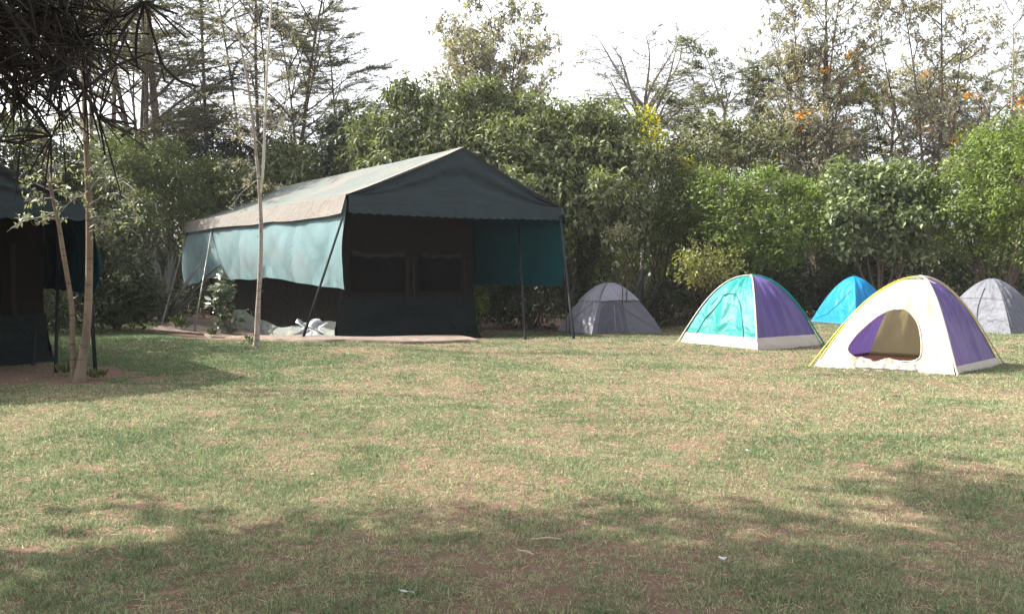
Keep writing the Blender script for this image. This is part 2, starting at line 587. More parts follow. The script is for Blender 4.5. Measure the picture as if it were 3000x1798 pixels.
def big_tent(name, label, ox, oy, WD, LG, He, Hr, val, cur_l, cur_r, inner, poles, seed, colours):
    fr = Frame(ox, oy)
    x0, x1 = WD
    w = x1 - x0
    xm = (x0 + x1) / 2
    root = thing(name, label, 'safari tent', (ox, oy, 0), TA)
    c_roof, c_gable, c_val_side, c_cl, c_cr = colours
    roofz = lambda s: He + (Hr - He) * (1 - np.abs(s - xm) / (w / 2))
    # two roof slopes
    for side in (0, 1):
        mb = MB()
        u, v = np.meshgrid(np.linspace(0, 1, 22), np.linspace(0, 1, 80), indexing='ij')
        s = x0 + u * w / 2 if side == 0 else x1 - u * w / 2
        t = -0.04 + v * (LG + 0.08)
        bays = np.abs(np.sin(v * np.pi * 3))
        z = He + (Hr - He) * u - 0.10 * np.sin(np.pi * u) * (0.5 + 0.5 * bays) - 0.035 * bays * (1 - u) + fold(u * 2, v * 5, seed + side, 5, 0.018)
        mb.grid(np.stack([s, t, z], -1))
        mb.build('roof', c_roof, root, True)
        if side == 0:
            # dusty band along the eave and along the front rake
            rk = MB()
            uu, vv = np.meshgrid(np.linspace(0, 1, 30), np.linspace(0, 1, 3), indexing='ij')
            zr = He + (Hr - He) * uu - 0.05 * np.sin(np.pi * uu) + 0.012
            rk.grid(np.stack([x0 + uu * w / 2, -0.05 + vv * 0.55, zr], -1))
            rk.build('edge_binding', c_val_side, root, True)
    # front and back gables
    for end in (0, 1):
        mb = MB()
        u, v = np.meshgrid(np.linspace(0, 1, 90), np.linspace(0, 1, 24), indexing='ij')
        s = x0 + u * w
        top = roofz(s) - 0.012
        bot = He - 0.03 * np.sin(np.pi * u)
        z = bot + (top - bot) * v
        sag = 0.10 * np.sin(np.pi * u) * np.sin(np.pi * v * 0.9)
        f = fold(u * 1.0 + v * 0.5, v * 0.8 - u * 0.3, seed + 5, 7, 0.03) * np.sin(np.pi * np.clip(v, 0, 1)) ** 0.5
        # swags running from the corners down to the middle
        sw = 0.045 * np.sin(14 * (v + 1.1 * (u - 0.5) ** 2 * 2.2) + 1.0) * np.sin(np.pi * v)
        t = (-0.035 if end == 0 else LG + 0.035) + (f + sw + sag)
        mb.grid(np.stack([s, t, z], -1))
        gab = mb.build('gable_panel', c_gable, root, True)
        vb = MB()
        u, v = np.meshgrid(np.linspace(0, 1, 261), np.linspace(0, 1, 6), indexing='ij')
        drop = val[0] + (val[1] - val[0]) * u
        sc = 0.035 * np.abs(np.sin(u * np.pi * 24))
        z = He - 0.03 * np.sin(np.pi * u) - v * (drop - 0.035 + sc)
        t = (-0.05 if end == 0 else LG + 0.05) - 0.02 * v * np.sin(u * 40) * (1 if end == 0 else -1)
        vb.grid(np.stack([x0 + u * w, t + 0 * u, z], -1))
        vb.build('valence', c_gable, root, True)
    # side valences
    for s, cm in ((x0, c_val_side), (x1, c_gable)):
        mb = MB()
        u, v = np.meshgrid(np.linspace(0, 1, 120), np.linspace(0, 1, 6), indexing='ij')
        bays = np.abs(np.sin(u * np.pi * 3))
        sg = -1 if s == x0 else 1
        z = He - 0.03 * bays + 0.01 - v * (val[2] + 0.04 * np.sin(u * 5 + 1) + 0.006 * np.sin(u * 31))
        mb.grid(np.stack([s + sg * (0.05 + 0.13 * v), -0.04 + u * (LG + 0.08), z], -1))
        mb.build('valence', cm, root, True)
    # side curtains
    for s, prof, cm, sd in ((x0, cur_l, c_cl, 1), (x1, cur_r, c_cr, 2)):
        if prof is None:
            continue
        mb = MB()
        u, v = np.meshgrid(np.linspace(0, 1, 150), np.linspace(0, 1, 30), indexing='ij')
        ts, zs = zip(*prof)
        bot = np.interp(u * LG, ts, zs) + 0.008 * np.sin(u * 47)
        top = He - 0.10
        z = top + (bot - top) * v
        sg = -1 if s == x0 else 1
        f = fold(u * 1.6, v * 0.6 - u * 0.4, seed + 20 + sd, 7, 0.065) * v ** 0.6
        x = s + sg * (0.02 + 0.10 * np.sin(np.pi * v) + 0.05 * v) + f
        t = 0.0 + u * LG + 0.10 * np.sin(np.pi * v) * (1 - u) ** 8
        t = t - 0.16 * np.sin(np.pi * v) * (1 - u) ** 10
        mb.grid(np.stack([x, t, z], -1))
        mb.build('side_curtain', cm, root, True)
    # inner sleeping tent
    i0, i1, j0, j1, zw, ztop = inner
    gb = lambda s, t: fr.g(s, t) - 0.04
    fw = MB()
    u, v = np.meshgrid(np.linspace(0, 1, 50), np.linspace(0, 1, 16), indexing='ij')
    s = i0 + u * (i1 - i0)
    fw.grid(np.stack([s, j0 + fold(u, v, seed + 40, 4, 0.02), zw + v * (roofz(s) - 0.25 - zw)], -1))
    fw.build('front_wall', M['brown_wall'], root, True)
    lw = MB()
    u, v = np.meshgrid(np.linspace(0, 1, 80), np.linspace(0, 1, 24), indexing='ij')
    s = i0 - 0.03 + u * (i1 - i0 + 0.06)
    zb = gb(s, j0)
    swag = 0.07 * np.sin(11 * (v + 1.6 * (np.abs(u - 0.5)) ** 1.3) + 0.4) * (1 - v) * np.sin(np.pi * np.clip(u, 0, 1))
    y = j0 - 0.02 + 0.004 + swag - 0.05 * (1 - v) - 0.22 * (1 - v) ** 6
    lw.grid(np.stack([s + 0.12 * (1 - v) ** 5 * np.sign(u - 0.5) * np.abs(2 * u - 1), y - 0.012, zb + v * (zw + 0.04 - zb)], -1))
    lw.build('front_skirt', M['green_wall'], root, True)
    for s, sg, low in ((i0, -1, M['sunlit_skirt']), (i1, 1, M['green_wall'])):
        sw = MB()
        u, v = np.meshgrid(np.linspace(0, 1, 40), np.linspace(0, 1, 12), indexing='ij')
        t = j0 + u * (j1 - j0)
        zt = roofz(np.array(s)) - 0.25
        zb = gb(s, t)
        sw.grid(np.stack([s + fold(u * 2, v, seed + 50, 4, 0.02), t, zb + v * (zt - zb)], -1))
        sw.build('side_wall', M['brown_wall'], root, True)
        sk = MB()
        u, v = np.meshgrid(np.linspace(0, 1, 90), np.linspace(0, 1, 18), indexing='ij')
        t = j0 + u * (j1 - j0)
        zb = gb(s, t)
        ztop2 = zb + 0.46 + 0.07 * np.sin(u * 8 + 1) + 0.03 * np.sin(u * 23)  # top edge shaped as the lower edge of the curtain's shadow
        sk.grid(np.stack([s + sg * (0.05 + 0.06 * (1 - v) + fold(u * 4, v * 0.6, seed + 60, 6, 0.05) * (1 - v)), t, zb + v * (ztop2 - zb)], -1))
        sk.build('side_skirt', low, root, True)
    bw = MB()
    bw.grid(np.stack(np.broadcast_arrays(np.array([[i0], [i1]]), np.array([[j1]]), np.array([[-0.5, ztop]])), -1))
    bw.build('rear_wall', M['brown_wall'], root)
    # windows with rolled-up flaps and the zip strips between them
    wz0, wz1 = zw + 0.18, zw + 1.05
    L = i1 - i0
    for a, b in ((0.08, 0.45), (0.57, 0.88)):
        mb = MB()
        mb.box((i0 + L * (a + b) / 2, j0 - 0.045, (wz0 + wz1) / 2), (L * (b - a) / 2, 0.012, (wz1 - wz0) / 2))
        win = mb.build('window', M['mesh'], root)
        fm = MB()
        q = np.linspace(0, 1, 24)
        fm.tube(np.stack([i0 + L * (a + (b - a) * q), 0 * q + j0 - 0.10, wz1 + 0.07 + 0.02 * np.sin(q * 17) - 0.03 * np.sin(q * np.pi)], 1), 0.055 + 0.012 * np.sin(q * 23), 10)
        fm.build('rolled_flap', M['trim_brown'], win, True)
    for a in (0.02, 0.475, 0.525, 0.915):
        mb = MB()
        mb.box((i0 + L * a, j0 - 0.05, (zw + 0.05 + wz1) / 2), (0.035, 0.008, (wz1 - zw) / 2))
        mb.build('zip_strip', M['trim_brown'], root)
    # poles
    for pa, pb, r, mt in poles:
        mb = MB()
        la, lb = fr.to_local(pa), fr.to_local(pb)
        mb.tube([la, la * 0.5 + lb * 0.5, lb], r, 10)
        mb.build('pole', mt, root, True)
    rp = MB()
    q = np.linspace(0, 1, 12)
    rp.tube(np.stack([xm + 0 * q, 0.1 + q * (LG - 0.2), Hr - 0.08 + 0 * q], 1), 0.03, 8)
    rp.build('ridge_pole', M['pole_dark'], root, True)
    return root, fr

LX, LY = -3.59, 18.7
He = at(1018, 569, LY)[2]
Hr = at(1350, 432, LY + 0.6 * 3.02)[2]
tl = lambda px, py, y: at(px, py, y)
poles1 = [
    (at(1003, 640, LY - 0.05), gp(884, 994) - [0, 0, 0.05], 0.027, M['pole_dark']),
    (np.array([LX - 0.6 * 4.6, LY + 0.8 * 4.6, He - 0.2]), gp(747, 978) - [0, 0, 0.05], 0.024, M['pole_grey']),
    (np.array([LX - 0.6 * 9.2, LY + 0.8 * 9.2, He - 0.2]), gp(567, 978) - [0, 0, 0.05], 0.024, M['pole_grey']),
    (np.array([LX - 0.6 * 11.8, LY + 0.8 * 11.8, He - 0.3]), gp(470, 960) - [0, 0, 0.05], 0.024, M['pole_grey']),
    (np.array([LX + 0.8 * 6.05, LY + 0.6 * 6.05, He - 0.2]), gp(1682, 994) - [0, 0, 0.05], 0.029, M['pole_dark']),
    (np.array([LX + 0.8 * 6.35 - 0.6 * 2.2, LY + 0.6 * 6.35 + 0.8 * 2.2, He - 0.25]), gp(1540, 996) - [0, 0, 0.05], 0.029, M['pole_dark']),
]
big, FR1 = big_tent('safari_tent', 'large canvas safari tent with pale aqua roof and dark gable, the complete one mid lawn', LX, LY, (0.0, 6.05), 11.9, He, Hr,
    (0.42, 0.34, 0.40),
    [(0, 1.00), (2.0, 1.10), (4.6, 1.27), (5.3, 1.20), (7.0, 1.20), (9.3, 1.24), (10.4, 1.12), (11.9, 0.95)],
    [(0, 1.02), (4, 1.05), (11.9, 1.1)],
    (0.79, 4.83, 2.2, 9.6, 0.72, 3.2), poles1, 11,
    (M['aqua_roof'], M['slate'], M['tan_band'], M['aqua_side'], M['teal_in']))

# concrete base in front of and under the big tent
def build_base():
    front = [gp(430, 972), gp(520, 977), gp(600, 982), gp(700, 990), gp(770, 998), gp(880, 1004), gp(1100, 1005), gp(1400, 1004)]
    front = np.array(front)
    q = np.linspace(0, 1, 90)
    sx = np.linspace(0, 1, len(front))
    fx, fy = np.interp(q, sx, front[:, 0]), np.interp(q, sx, front[:, 1])
    fy = fy + 0.05 * np.sin(q * 40) + 0.03 * np.sin(q * 97)
    back = np.stack([np.interp(q, [0, 1], [-10.0, -2.2]), np.interp(q, [0, 1], [26.0, 22.6])], 1)
    rows = []
    for k, v in enumerate([0, 0, 0.02, 0.1, 0.3, 0.6, 1.0]):
        x = fx * (1 - v) + back[:, 0] * v
        y = fy * (1 - v) + back[:, 1] * v
        z = ground(x, y) + (-0.06 if k == 0 else 0.055)
        rows.append(np.stack([x, y, z], 1))
    mb = MB()
    mb.grid(np.stack(rows, 1))
    structure(mb.build('paving', M['stone'], None, False))
build_base()

# tent at the left edge
OX2, OY2 = -5.72, 11.5
poles2 = []
for (px, py), t in zip([(281, 1106), (163, 1092), (95, 1072), (36, 1042)], (0.0, 2.1, 3.6, 5.2)):
    top = np.array([OX2 - 0.6 * t, OY2 + 0.8 * t, 2.1])
    poles2.append((top, gp(px, py) - [0, 0, 0.05], 0.024, M['pole_dark']))
he2 = at(246, 592, OY2)[2]
big_tent('safari_tent', 'dark safari tent cut off by the left edge, behind the forked sapling', OX2, OY2, (-5.6, 0.0), 5.6, he2, he2 + 1.25,
    (0.26, 0.26, 0.26), [(0, 1.05), (5.6, 1.1)], [(0, 1.06), (3, 1.08), (5.6, 1.12)],
    (-4.9, -0.3, 1.6, 5.2, 0.7, 2.5), poles2, 31,  # inner tent widened to the curtain, its dark wall standing in for shade
    (M['slate'], M['slate'], M['slate'], M['teal_shaded'], M['teal_shaded']))

# crumpled silver sheet at the corner of the big tent
def silver():
    c = gp(895, 997)
    u, v = np.meshgrid(np.linspace(0, 1, 40), np.linspace(0, 1, 34), indexing='ij')
    x = -0.1 + (u - 0.5) * (0.75 - 0.25 * v) + 0.14 * np.sin(v * 4 + u * 3)
    h = 0.32 * v * (0.75 + 0.25 * np.sin(u * 6 + 0.5) ** 2) + fold(u * 1.5, v * 1.5, 88, 5, 0.02) * v
    y = 0.75 + v * 0.28 + fold(u, v, 77, 5, 0.05)
    mb = MB()
    mb.grid(np.stack([x, y, h + 0.06], -1))
    o = mb.build('plastic_sheet', M['silver'], None, True)
    o.location = tuple(c)
    tag(o, 'crumpled silver sheet at the sunlit corner of the safari tent', 'sheet')
silver()

# ------------------------------------------------------------------ dome tents
def dome_tent(label, FL, F, Rr, apex_z, cols, p=1.85, skirt=None, door=None, trim=None, cap=None, seams=None, seed=1, poles=True, group='dome tents on the lawn', fly=None, pole_mat=None, off=(0, 0), patches=None):
    FL, F, Rr = [np.asarray(q, float) for q in (FL, F, Rr)]
    B = FL + Rr - F
    B[2] = float(ground(B[0], B[1]))
    cor = [FL, F, Rr, B]
    cen = (FL + Rr) / 2
    cen[2] = min(c[2] for c in cor)
    root = thing('dome_tent', label, 'tent', cen, 0.0, group)
    cor = [c - cen for c in cor]
    H = apex_z - cen[2]
    def pole(i, t):
        """t 0 at the ground .. 1 at the apex"""
        t = np.asarray(t, float)
        r = (1 - t)
        c = cor[i]
        xy = c[:2][None] * r.reshape(-1, 1) + np.array(off)[None] * (1 - r.reshape(-1, 1))
        z = c[2] * r.ravel() + (H - 0) * (1 - r.ravel() ** p)
        return np.concatenate([xy, z[:, None]], 1).reshape(t.shape + (3,))
    def surf(i, u, t, off=0.0):
        """panel between pole i and pole i+1; cloth pulled slightly in between poles"""
        A, C = pole(i, t), pole((i + 1) % 4, t)
        P = A * (1 - u[..., None]) + C * u[..., None]
        nrm = unit((cor[i] + cor[(i + 1) % 4]) * np.array([1, 1, 0]) + np.array([0, 0, 0.9]))
        rr = np.random.default_rng(seed * 10 + i)
        wr = fold(u * 1.2 + 0.2 * t, t * 0.9, seed * 10 + i, 7, 0.030) + 0.012 * np.sin(u * 30 + t * 9 + i) * np.exp(-((t - 0.1) / 0.12) ** 2)
        belly = 0.05 * np.sin(np.pi * u) * np.sin(np.pi * np.clip(t, 0, 1))
        edge = np.sin(np.pi * np.clip(u, 0, 1)) ** 0.5 * np.sin(np.pi * np.clip(t * 0.93 + 0.04, 0, 1))
        return P + nrm * ((belly + wr) * edge + off)[..., None]
    T1 = 0.97
    names = ['front_panel', 'side_panel', 'side_panel', 'side_panel']
    for i in range(4):
        mb = MB()
        if door and door['panel'] == i:
            K, S_ = 96, 14
            th = np.linspace(0, 2 * np.pi, K, endpoint=False)
            ou, ot = door['outline'](th)
            cu, ct = ou.mean(), ot.mean()
            # outer boundary of the u,t square, hit by the same directions
            du, dt = ou - cu, ot - ct
            k = np.minimum(np.where(du > 0, (1 - cu) / np.maximum(du, 1e-6), cu / np.maximum(-du, 1e-6)),
                           np.where(dt > 0, (T1 - ct) / np.maximum(dt, 1e-6), ct / np.maximum(-dt, 1e-6)))
            bu, bt = cu + du * k, ct + dt * k
            # square corners snapped so that the panel reaches them
            for (qu, qt) in ((0, 0), (1, 0), (0, T1), (1, T1)):
                j = np.argmin((bu - qu) ** 2 + (bt - qt) ** 2)
                bu[j], bt[j] = qu, qt
            f = np.linspace(0, 1, S_)[:, None]
            U, T = ou[None] * (1 - f) + bu[None] * f, ot[None] * (1 - f) + bt[None] * f
            P = surf(i, U, T)
            P = np.concatenate([P, P[:, :1]], 1)
            mb.grid(P)
            q = surf(i, np.append(ou, ou[0]), np.append(ot, ot[0]), 0.004)
            pan = mb.build(names[i], cols[i], root, True)
            tr = MB()
            tr.tube(q, 0.009, 6, False)
            tr.build('door_edge', door['mat'], pan, True)
        else:
            u, t = np.meshgrid(np.linspace(0, 1, 36), np.linspace(0, T1, 40), indexing='ij')
            mb.grid(surf(i, u, t))
            pan = mb.build(names[i], cols[i], root, True)
        for pc in (patches or []):
            if pc[0] == i:
                qb = MB()
                u, t = np.meshgrid(np.linspace(0, 1, 20), np.linspace(0, 1, 20), indexing='ij')
                uu = pc[1] + (pc[2] - pc[1]) * u
                tt = pc[3] + (pc[4] - pc[3]) * t * (1 - pc[7] * (2 * u - 1) ** 2)
                qb.grid(surf(i, uu, tt, 0.010))
                qb.build(pc[6], pc[5], pan, True)
        for sm in (seams or []):
            if sm[0] == i:
                sb = MB()
                uu, tt = np.array(sm[1], float), np.array(sm[2], float)
                n_ = 30
                qq = np.linspace(0, 1, n_)
                kk = np.linspace(0, 1, len(uu))
                sb.tube(surf(i, np.interp(qq, kk, uu), np.interp(qq, kk, tt), 0.006), sm[3], 6)
                sb.build(sm[5] if len(sm) > 5 else 'zip', sm[4], pan, True)
        if skirt:
            sb = MB()
            u, t = np.meshgrid(np.linspace(0, 1, 40), np.linspace(-0.012, skirt[1], 5), indexing='ij')
            q = surf(i, u, np.clip(t, 0, 1), 0.012)
            q[..., 2] += np.where(t < 0, -0.03, 0)
            q[..., 2] = np.maximum(q[..., 2], -0.05)
            q[..., 2] += 0.012 * np.sin(u * 21 + i) * (t < 0.01)
            sb.grid(q)
            sb.build('skirt', skirt[0], root, True)
    # floor
    fb = MB()
    u, v = np.meshgrid(np.linspace(0.01, 0.99, 14), np.linspace(0.01, 0.99, 14), indexing='ij')
    P = (cor[0][None, None] * ((1 - u) * (1 - v))[..., None] + cor[1] * (u * (1 - v))[..., None] + cor[2] * (u * v)[..., None] + cor[3] * ((1 - u) * v)[..., None])
    gz = ground(P[..., 0] + cen[0], P[..., 1] + cen[1]) - cen[2] + 0.045
    P[..., 2] = gz
    fb.grid(P)
    fb.build('groundsheet', M['floor_orange'], root)
    # poles in sleeves, feet reaching past the cloth
    if poles:
        for i in range(4):
            pb = MB()
            tt = np.linspace(0.0, 1.0, 34)
            q = pole(i, tt)
            out = unit(cor[i] * np.array([1, 1, 0]))
            q = q + out * 0.012 + np.array([0, 0, 0.014])
            foot = cor[i] + out * 0.09 + np.array([0, 0, -0.02])
            lift = np.exp(-tt * 9)[:, None]
            q = q + out * 0.05 * lift
            q = np.vstack([foot, q])
            pb.tube(q, pole_mat[i][1] if pole_mat else 0.011, 8)
            pb.build('pole', pole_mat[i][0] if pole_mat else M['pole_white'], root, True)
    if cap:
        cb = MB()
        ring = []
        for t0 in (cap[1], 0.985, 1.0):
            row = []
            for i in range(4):
                u = np.linspace(0, 1, 8, endpoint=False)
                row.append(surf(i, u, np.full(8, t0), 0.02) if t0 < 1 else np.repeat(pole(i, np.array([1.0])), 8, 0) + np.array([0, 0, 0.03]))
            row = np.concatenate(row)
            ring.append(np.vstack([row, row[:1]]))
        cb.grid(np.stack(ring))
        cb.build('cap', cap[0], root, True)
    if fly:
        # short rain fly over the crown, hem standing off the body
        for i in range(4):
            fb2 = MB()
            u, t = np.meshgrid(np.linspace(-0.0, 1.0, 30), np.linspace(fly[1], 1.0, 20), indexing='ij')
            q = surf(i, u, t, 0.035)
            fb2.grid(q)
            fb2.build('rain_fly', fly[0], root, True)
    return root, cor, cen, pole, surf

M['floor_orange'] = fabric('orange_groundsheet', (0.70, 0.34, 0.17), 0.1, 0.6, None, 0, 0.3)
M['white_cloth'] = fabric('white_nylon', (0.50, 0.465, 0.385), 0.40, 0.55, None, 0, 0.25, spec=0.4, fine=0.03)
M['purple'] = fabric('purple_nylon', (0.100, 0.064, 0.225), 0.28, 0.5, None, 0, 0.35, (1.4, 1.4, 0.8), spec=0.5)
M['teal'] = fabric('teal_nylon', (0.008, 0.255, 0.225), 0.30, 0.5, None, 0, 0.55, (1.2, 1.2, 1.2), spec=0.4)
M['cyan'] = fabric('cyan_nylon', (0.006, 0.235, 0.50), 0.30, 0.5, None, 0, 0.55, (1.2, 1.2, 1.2), spec=0.4)
M['olive'] = fabric('olive_yellow_nylon', (0.40, 0.36, 0.20), 0.4, 0.55, None, 0, 0.35)
M['lilac_in'] = M['purple']
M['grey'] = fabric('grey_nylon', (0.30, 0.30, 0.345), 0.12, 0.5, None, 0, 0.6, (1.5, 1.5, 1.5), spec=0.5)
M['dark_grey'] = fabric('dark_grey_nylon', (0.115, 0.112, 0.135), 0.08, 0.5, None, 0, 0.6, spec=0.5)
M['light_grey'] = fabric('light_grey_nylon', (0.165, 0.17, 0.20), 0.10, 0.5, None, 0, 0.5, spec=0.5)
M['mist_grey'] = fabric('mist_grey_nylon', (0.115, 0.12, 0.14), 0.1, 0.6, None, 0, 0.6, spec=0.3)
M['mist_dark'] = fabric('mist_grey_side_nylon', (0.10, 0.105, 0.125), 0.1, 0.6, None, 0, 0.6, spec=0.3)
M['door_shade'] = fabric('door_recess_shade', (0.085, 0.083, 0.10), 0.05, 0.6, None, 0, 0.6)  # shade of the door recess put into a colour
M['cream'] = fabric('cream_polythene', (0.50, 0.45, 0.37), 0.15, 0.6, None, 0, 0.4, fine=0.05)
M['pole_white'] = plain('white_fibreglass', (0.62, 0.60, 0.50), 0.5)
M['pole_yellow'] = plain('yellow_piping', (0.70, 0.62, 0.06), 0.6)
M['black_zip'] = plain('dark_zip', (0.03, 0.035, 0.045), 0.6)
M['teal_zip'] = plain('deep_teal_zip', (0.012, 0.14, 0.15), 0.6)
M['tan_cap'] = fabric('tan_mesh', (0.40, 0.26, 0.20), 0.3, 0.7, None, 0, 0.2)
M['grey_mesh'] = fabric('grey_green_mesh', (0.22, 0.25, 0.21), 0.4, 0.7, None, 0, 0.2)

arch = lambda: ([0.16, 0.2, 0.3, 0.45, 0.6, 0.72, 0.8, 0.84], [0.06, 0.2, 0.36, 0.46, 0.46, 0.36, 0.2, 0.06])
# teal and purple tent
ua, ta = arch()
dome_tent('teal and purple dome tent with cream skirt, in front of the yellow-leaved shrub', gp(1995, 1003), gp(2218, 1025), gp(2405, 1010), 1.30,
          [M['teal'], M['purple'], M['teal'], M['purple']], 2.1, (M['cream'], 0.075), None, None, (M['tan_cap'], 0.9),
          [(0, ua, ta, 0.010, M['teal_zip']), (0, [0.5, 0.5], [0.08, 0.45], 0.004, M['teal_zip']), (1, [0.985, 0.985], [0.0, 0.95], 0.012, M['teal'], 'piping')], 3,
          pole_mat=[(M['pole_white'], 0.009), (M['cream'], 0.016), (M['teal'], 0.014), (M['pole_white'], 0.009)])

# white and purple tent with open door
EGG = [(2481, 1024), (2505, 990), (2545, 950), (2590, 922), (2634, 912), (2668, 920), (2690, 948), (2700, 1000), (2697, 1052), (2640, 1058), (2580, 1059), (2530, 1050)]
def panel_uv(FL, F, Rr, apex_z, p, pts, off):
    """door outline measured on the photograph, turned into panel coordinates"""
    cen = (FL + Rr) / 2
    u, t = np.meshgrid(np.linspace(0, 1, 161), np.linspace(0, 0.97, 161), indexing='ij')
    def pole(c):
        r = 1 - t
        z0 = c[2]
        return np.stack([cen[0] + off[0] * t + (c[0] - cen[0]) * r, cen[1] + off[1] * t + (c[1] - cen[1]) * r, z0 * r + (apex_z) * (1 - r ** p)], -1)
    P = pole(FL) * (1 - u[..., None]) + pole(F) * u[..., None]
    X, Y, Z = P[..., 0], P[..., 1], P[..., 2] - CAM_Z
    dep = Y * CP - Z * SP
    sx, sy = 1500 + FPX * X / dep, 899 - FPX * (Y * SP + Z * CP) / dep
    out = []
    for a, b in pts:
        k = np.argmin((sx - a) ** 2 + (sy - b) ** 2)
        out.append((u.ravel()[k], t.ravel()[k]))
    return np.array(out)
WOFF = (0.15, -0.03)
WT = (gp(2384, 1073), gp(2798, 1098), gp(2928, 1066), 1.285)
EUV = panel_uv(*WT, 1.86, EGG, WOFF)

def egg(th):
    ec = EUV.mean(0)
    ang = np.arctan2(EUV[:, 1] - ec[1], EUV[:, 0] - ec[0])
    rad = np.hypot(EUV[:, 1] - ec[1], EUV[:, 0] - ec[0])
    o = np.argsort(ang)
    r = np.interp(th, ang[o], rad[o], period=2 * np.pi)
    for _ in range(1):
        r = (np.roll(r, 1) + 2 * r + np.roll(r, -1)) / 4
    return ec[0] + r * np.cos(th), ec[1] + r * np.sin(th)
r_, cor, cen, polef, surff = dome_tent('white fronted purple dome tent with its door open, nearest tent on the lawn', gp(2384, 1073), gp(2798, 1098), gp(2928, 1066), 1.285,
          [M['white_cloth'], M['purple'], M['olive'], M['purple']], 1.86, (M['cream'], 0.04), dict(panel=0, outline=egg, mat=M['cream']), None, (M['grey_mesh'], 0.86),
          [(0, [0.012, 0.012], [0.0, 0.93], 0.006, M['pole_yellow'], 'piping'), (1, [0.985, 0.985], [0.0, 0.95], 0.006, M['pole_yellow'], 'piping'), (1, [0.10, 0.30], [0.93, 0.72], 0.006, M['cream'], 'tape')], 4,
          off=WOFF, pole_mat=[(M['pole_yellow'], 0.006), (M['white_cloth'], 0.014), (M['cream'], 0.010), (M['pole_white'], 0.009)])
# rolled-down door flap lying inside the doorway
fl = MB()
u, v = np.meshgrid(np.linspace(0, 1, 24), np.linspace(0, 1, 8), indexing='ij')
P = surff(0, 0.26 + 0.46 * u, 0.008 + (0.05 + 0.012 * np.sin(u * 13)) * v, 0.03)
P = P + np.array([0.02, -0.03, 0]) + (0.02 * np.sin(u * 26 + v * 7) + 0.012 * np.sin(u * 53))[..., None] * np.array([0.4, -0.8, 0.3])
fl.grid(P)
fl.build('door_flap', M['white_cloth'], r_, True)

dome_tent('bright blue dome tent standing half hidden behind the white fronted tent', gp(2374, 944), gp(2508, 956), gp(2632, 945), 1.29,
          [M['cyan'], M['cyan'], M['cyan'], M['cyan']], 1.7, None, None, None, None,
          [(0, [0.1, 0.35, 0.85], [0.06, 0.14, 0.5], 0.008, M['teal_zip']), (0, [0.0, 1.0], [0.012, 0.012], 0.02, M['dark_grey'], 'hem')], 5, False)
dome_tent('dark grey dome tent beside the pole of the safari tent', gp(1630, 972), gp(1733, 981), gp(1942, 974), at(1783, 828, 26.5)[2],
          [M['grey'], M['dark_grey'], M['grey'], M['dark_grey']], 1.72, None, None, None, None,  # sunlit faces paler and shaded faces darker, put into the cloth colours
          [(1, [0.34, 0.33], [0.03, 0.36], 0.022, M['light_grey'], 'door_flap'), (1, [0.44, 0.42], [0.03, 0.34], 0.016, M['light_grey'], 'door_flap'), (1, [0.56, 0.97], [0.30, 0.05], 0.010, M['light_grey'], 'fold_strip'), (0, [0.1, 0.9], [0.05, 0.5], 0.006, M['dark_grey'], 'seam'), (0, [0.0, 1.0], [0.012, 0.012], 0.010, M['dark_grey'], 'hem')], 6, False,
          patches=[(1, 0.07, 0.52, 0.01, 0.44, M['door_shade'], 'door_shade_patch', 0.25)], fly=(M['grey'], 0.44))  # dark patch laid on the cloth for the shaded door recess
dome_tent('pale grey dome tent at the right edge behind the white fronted tent', gp(2740, 962), gp(2962, 979), gp(3075, 968), 1.24,
          [M['mist_grey'], M['mist_dark'], M['mist_grey'], M['mist_dark']], 1.72, None, None, None, None,
          [(0, [0.0, 1.0], [0.42, 0.42], 0.007, M['dark_grey'], 'seam'), (0, [0.55, 0.52, 0.56], [0.05, 0.3, 0.6], 0.008, M['black_zip']), (1, [0.05, 0.04], [0.05, 0.6], 0.007, M['dark_grey'], 'seam')], 7, False)

# ------------------------------------------------------------------ vegetation
M['bark'] = bark_mat('brown_bark', (0.05, 0.036, 0.026), (0.14, 0.10, 0.075))
M['bark_dark'] = bark_mat('blackish_bark', (0.012, 0.010, 0.008), (0.045, 0.036, 0.028))
M['bark_grey'] = bark_mat('grey_bark', (0.15, 0.135, 0.125), (0.32, 0.295, 0.27))
M['bark_pale'] = bark_mat('pale_bark', (0.11, 0.083, 0.055), (0.235, 0.18, 0.122), 5.0, 0.75)
M['bark_sapling'] = bark_mat('mottled_bark', (0.14, 0.115, 0.095), (0.42, 0.36, 0.30), 7.0, 0.95)
M['bark_white'] = bark_mat('whitish_bark', (0.38, 0.36, 0.29), (0.55, 0.52, 0.42), 5.0)
M['leaf_broad'] = leaf_mat('broad_grey_green_leaf', (0.052, 0.071, 0.032), (0.201, 0.221, 0.105), 0.55, 0.28, 0.35)
M['leaf_broad_dark'] = leaf_mat('dark_broad_leaf', (0.024, 0.033, 0.021), (0.075, 0.090, 0.054), 0.45, 0.18)
M['leaf_dark'] = leaf_mat('dark_leaf', (0.015, 0.022, 0.010), (0.056, 0.073, 0.025), 0.6, 0.2)
M['leaf_low'] = leaf_mat('dull_green_leaf', (0.016, 0.024, 0.008), (0.062, 0.074, 0.024), 0.6, 0.25)
M['leaf_green'] = leaf_mat('fresh_green_leaf', (0.055, 0.090, 0.018), (0.185, 0.245, 0.050), 0.6, 0.38)
M['leaf_mid'] = leaf_mat('mid_green_leaf', (0.041, 0.061, 0.016), (0.123, 0.149, 0.039), 0.55, 0.3)
M['leaf_gloss'] = leaf_mat('glossy_round_leaf', (0.060, 0.093, 0.039), (0.232, 0.277, 0.128), 0.48, 0.28, 0.45)
M['leaf_acacia'] = leaf_mat('acacia_leaf', (0.06, 0.064, 0.045), (0.19, 0.195, 0.13), 0.6, 0.45)
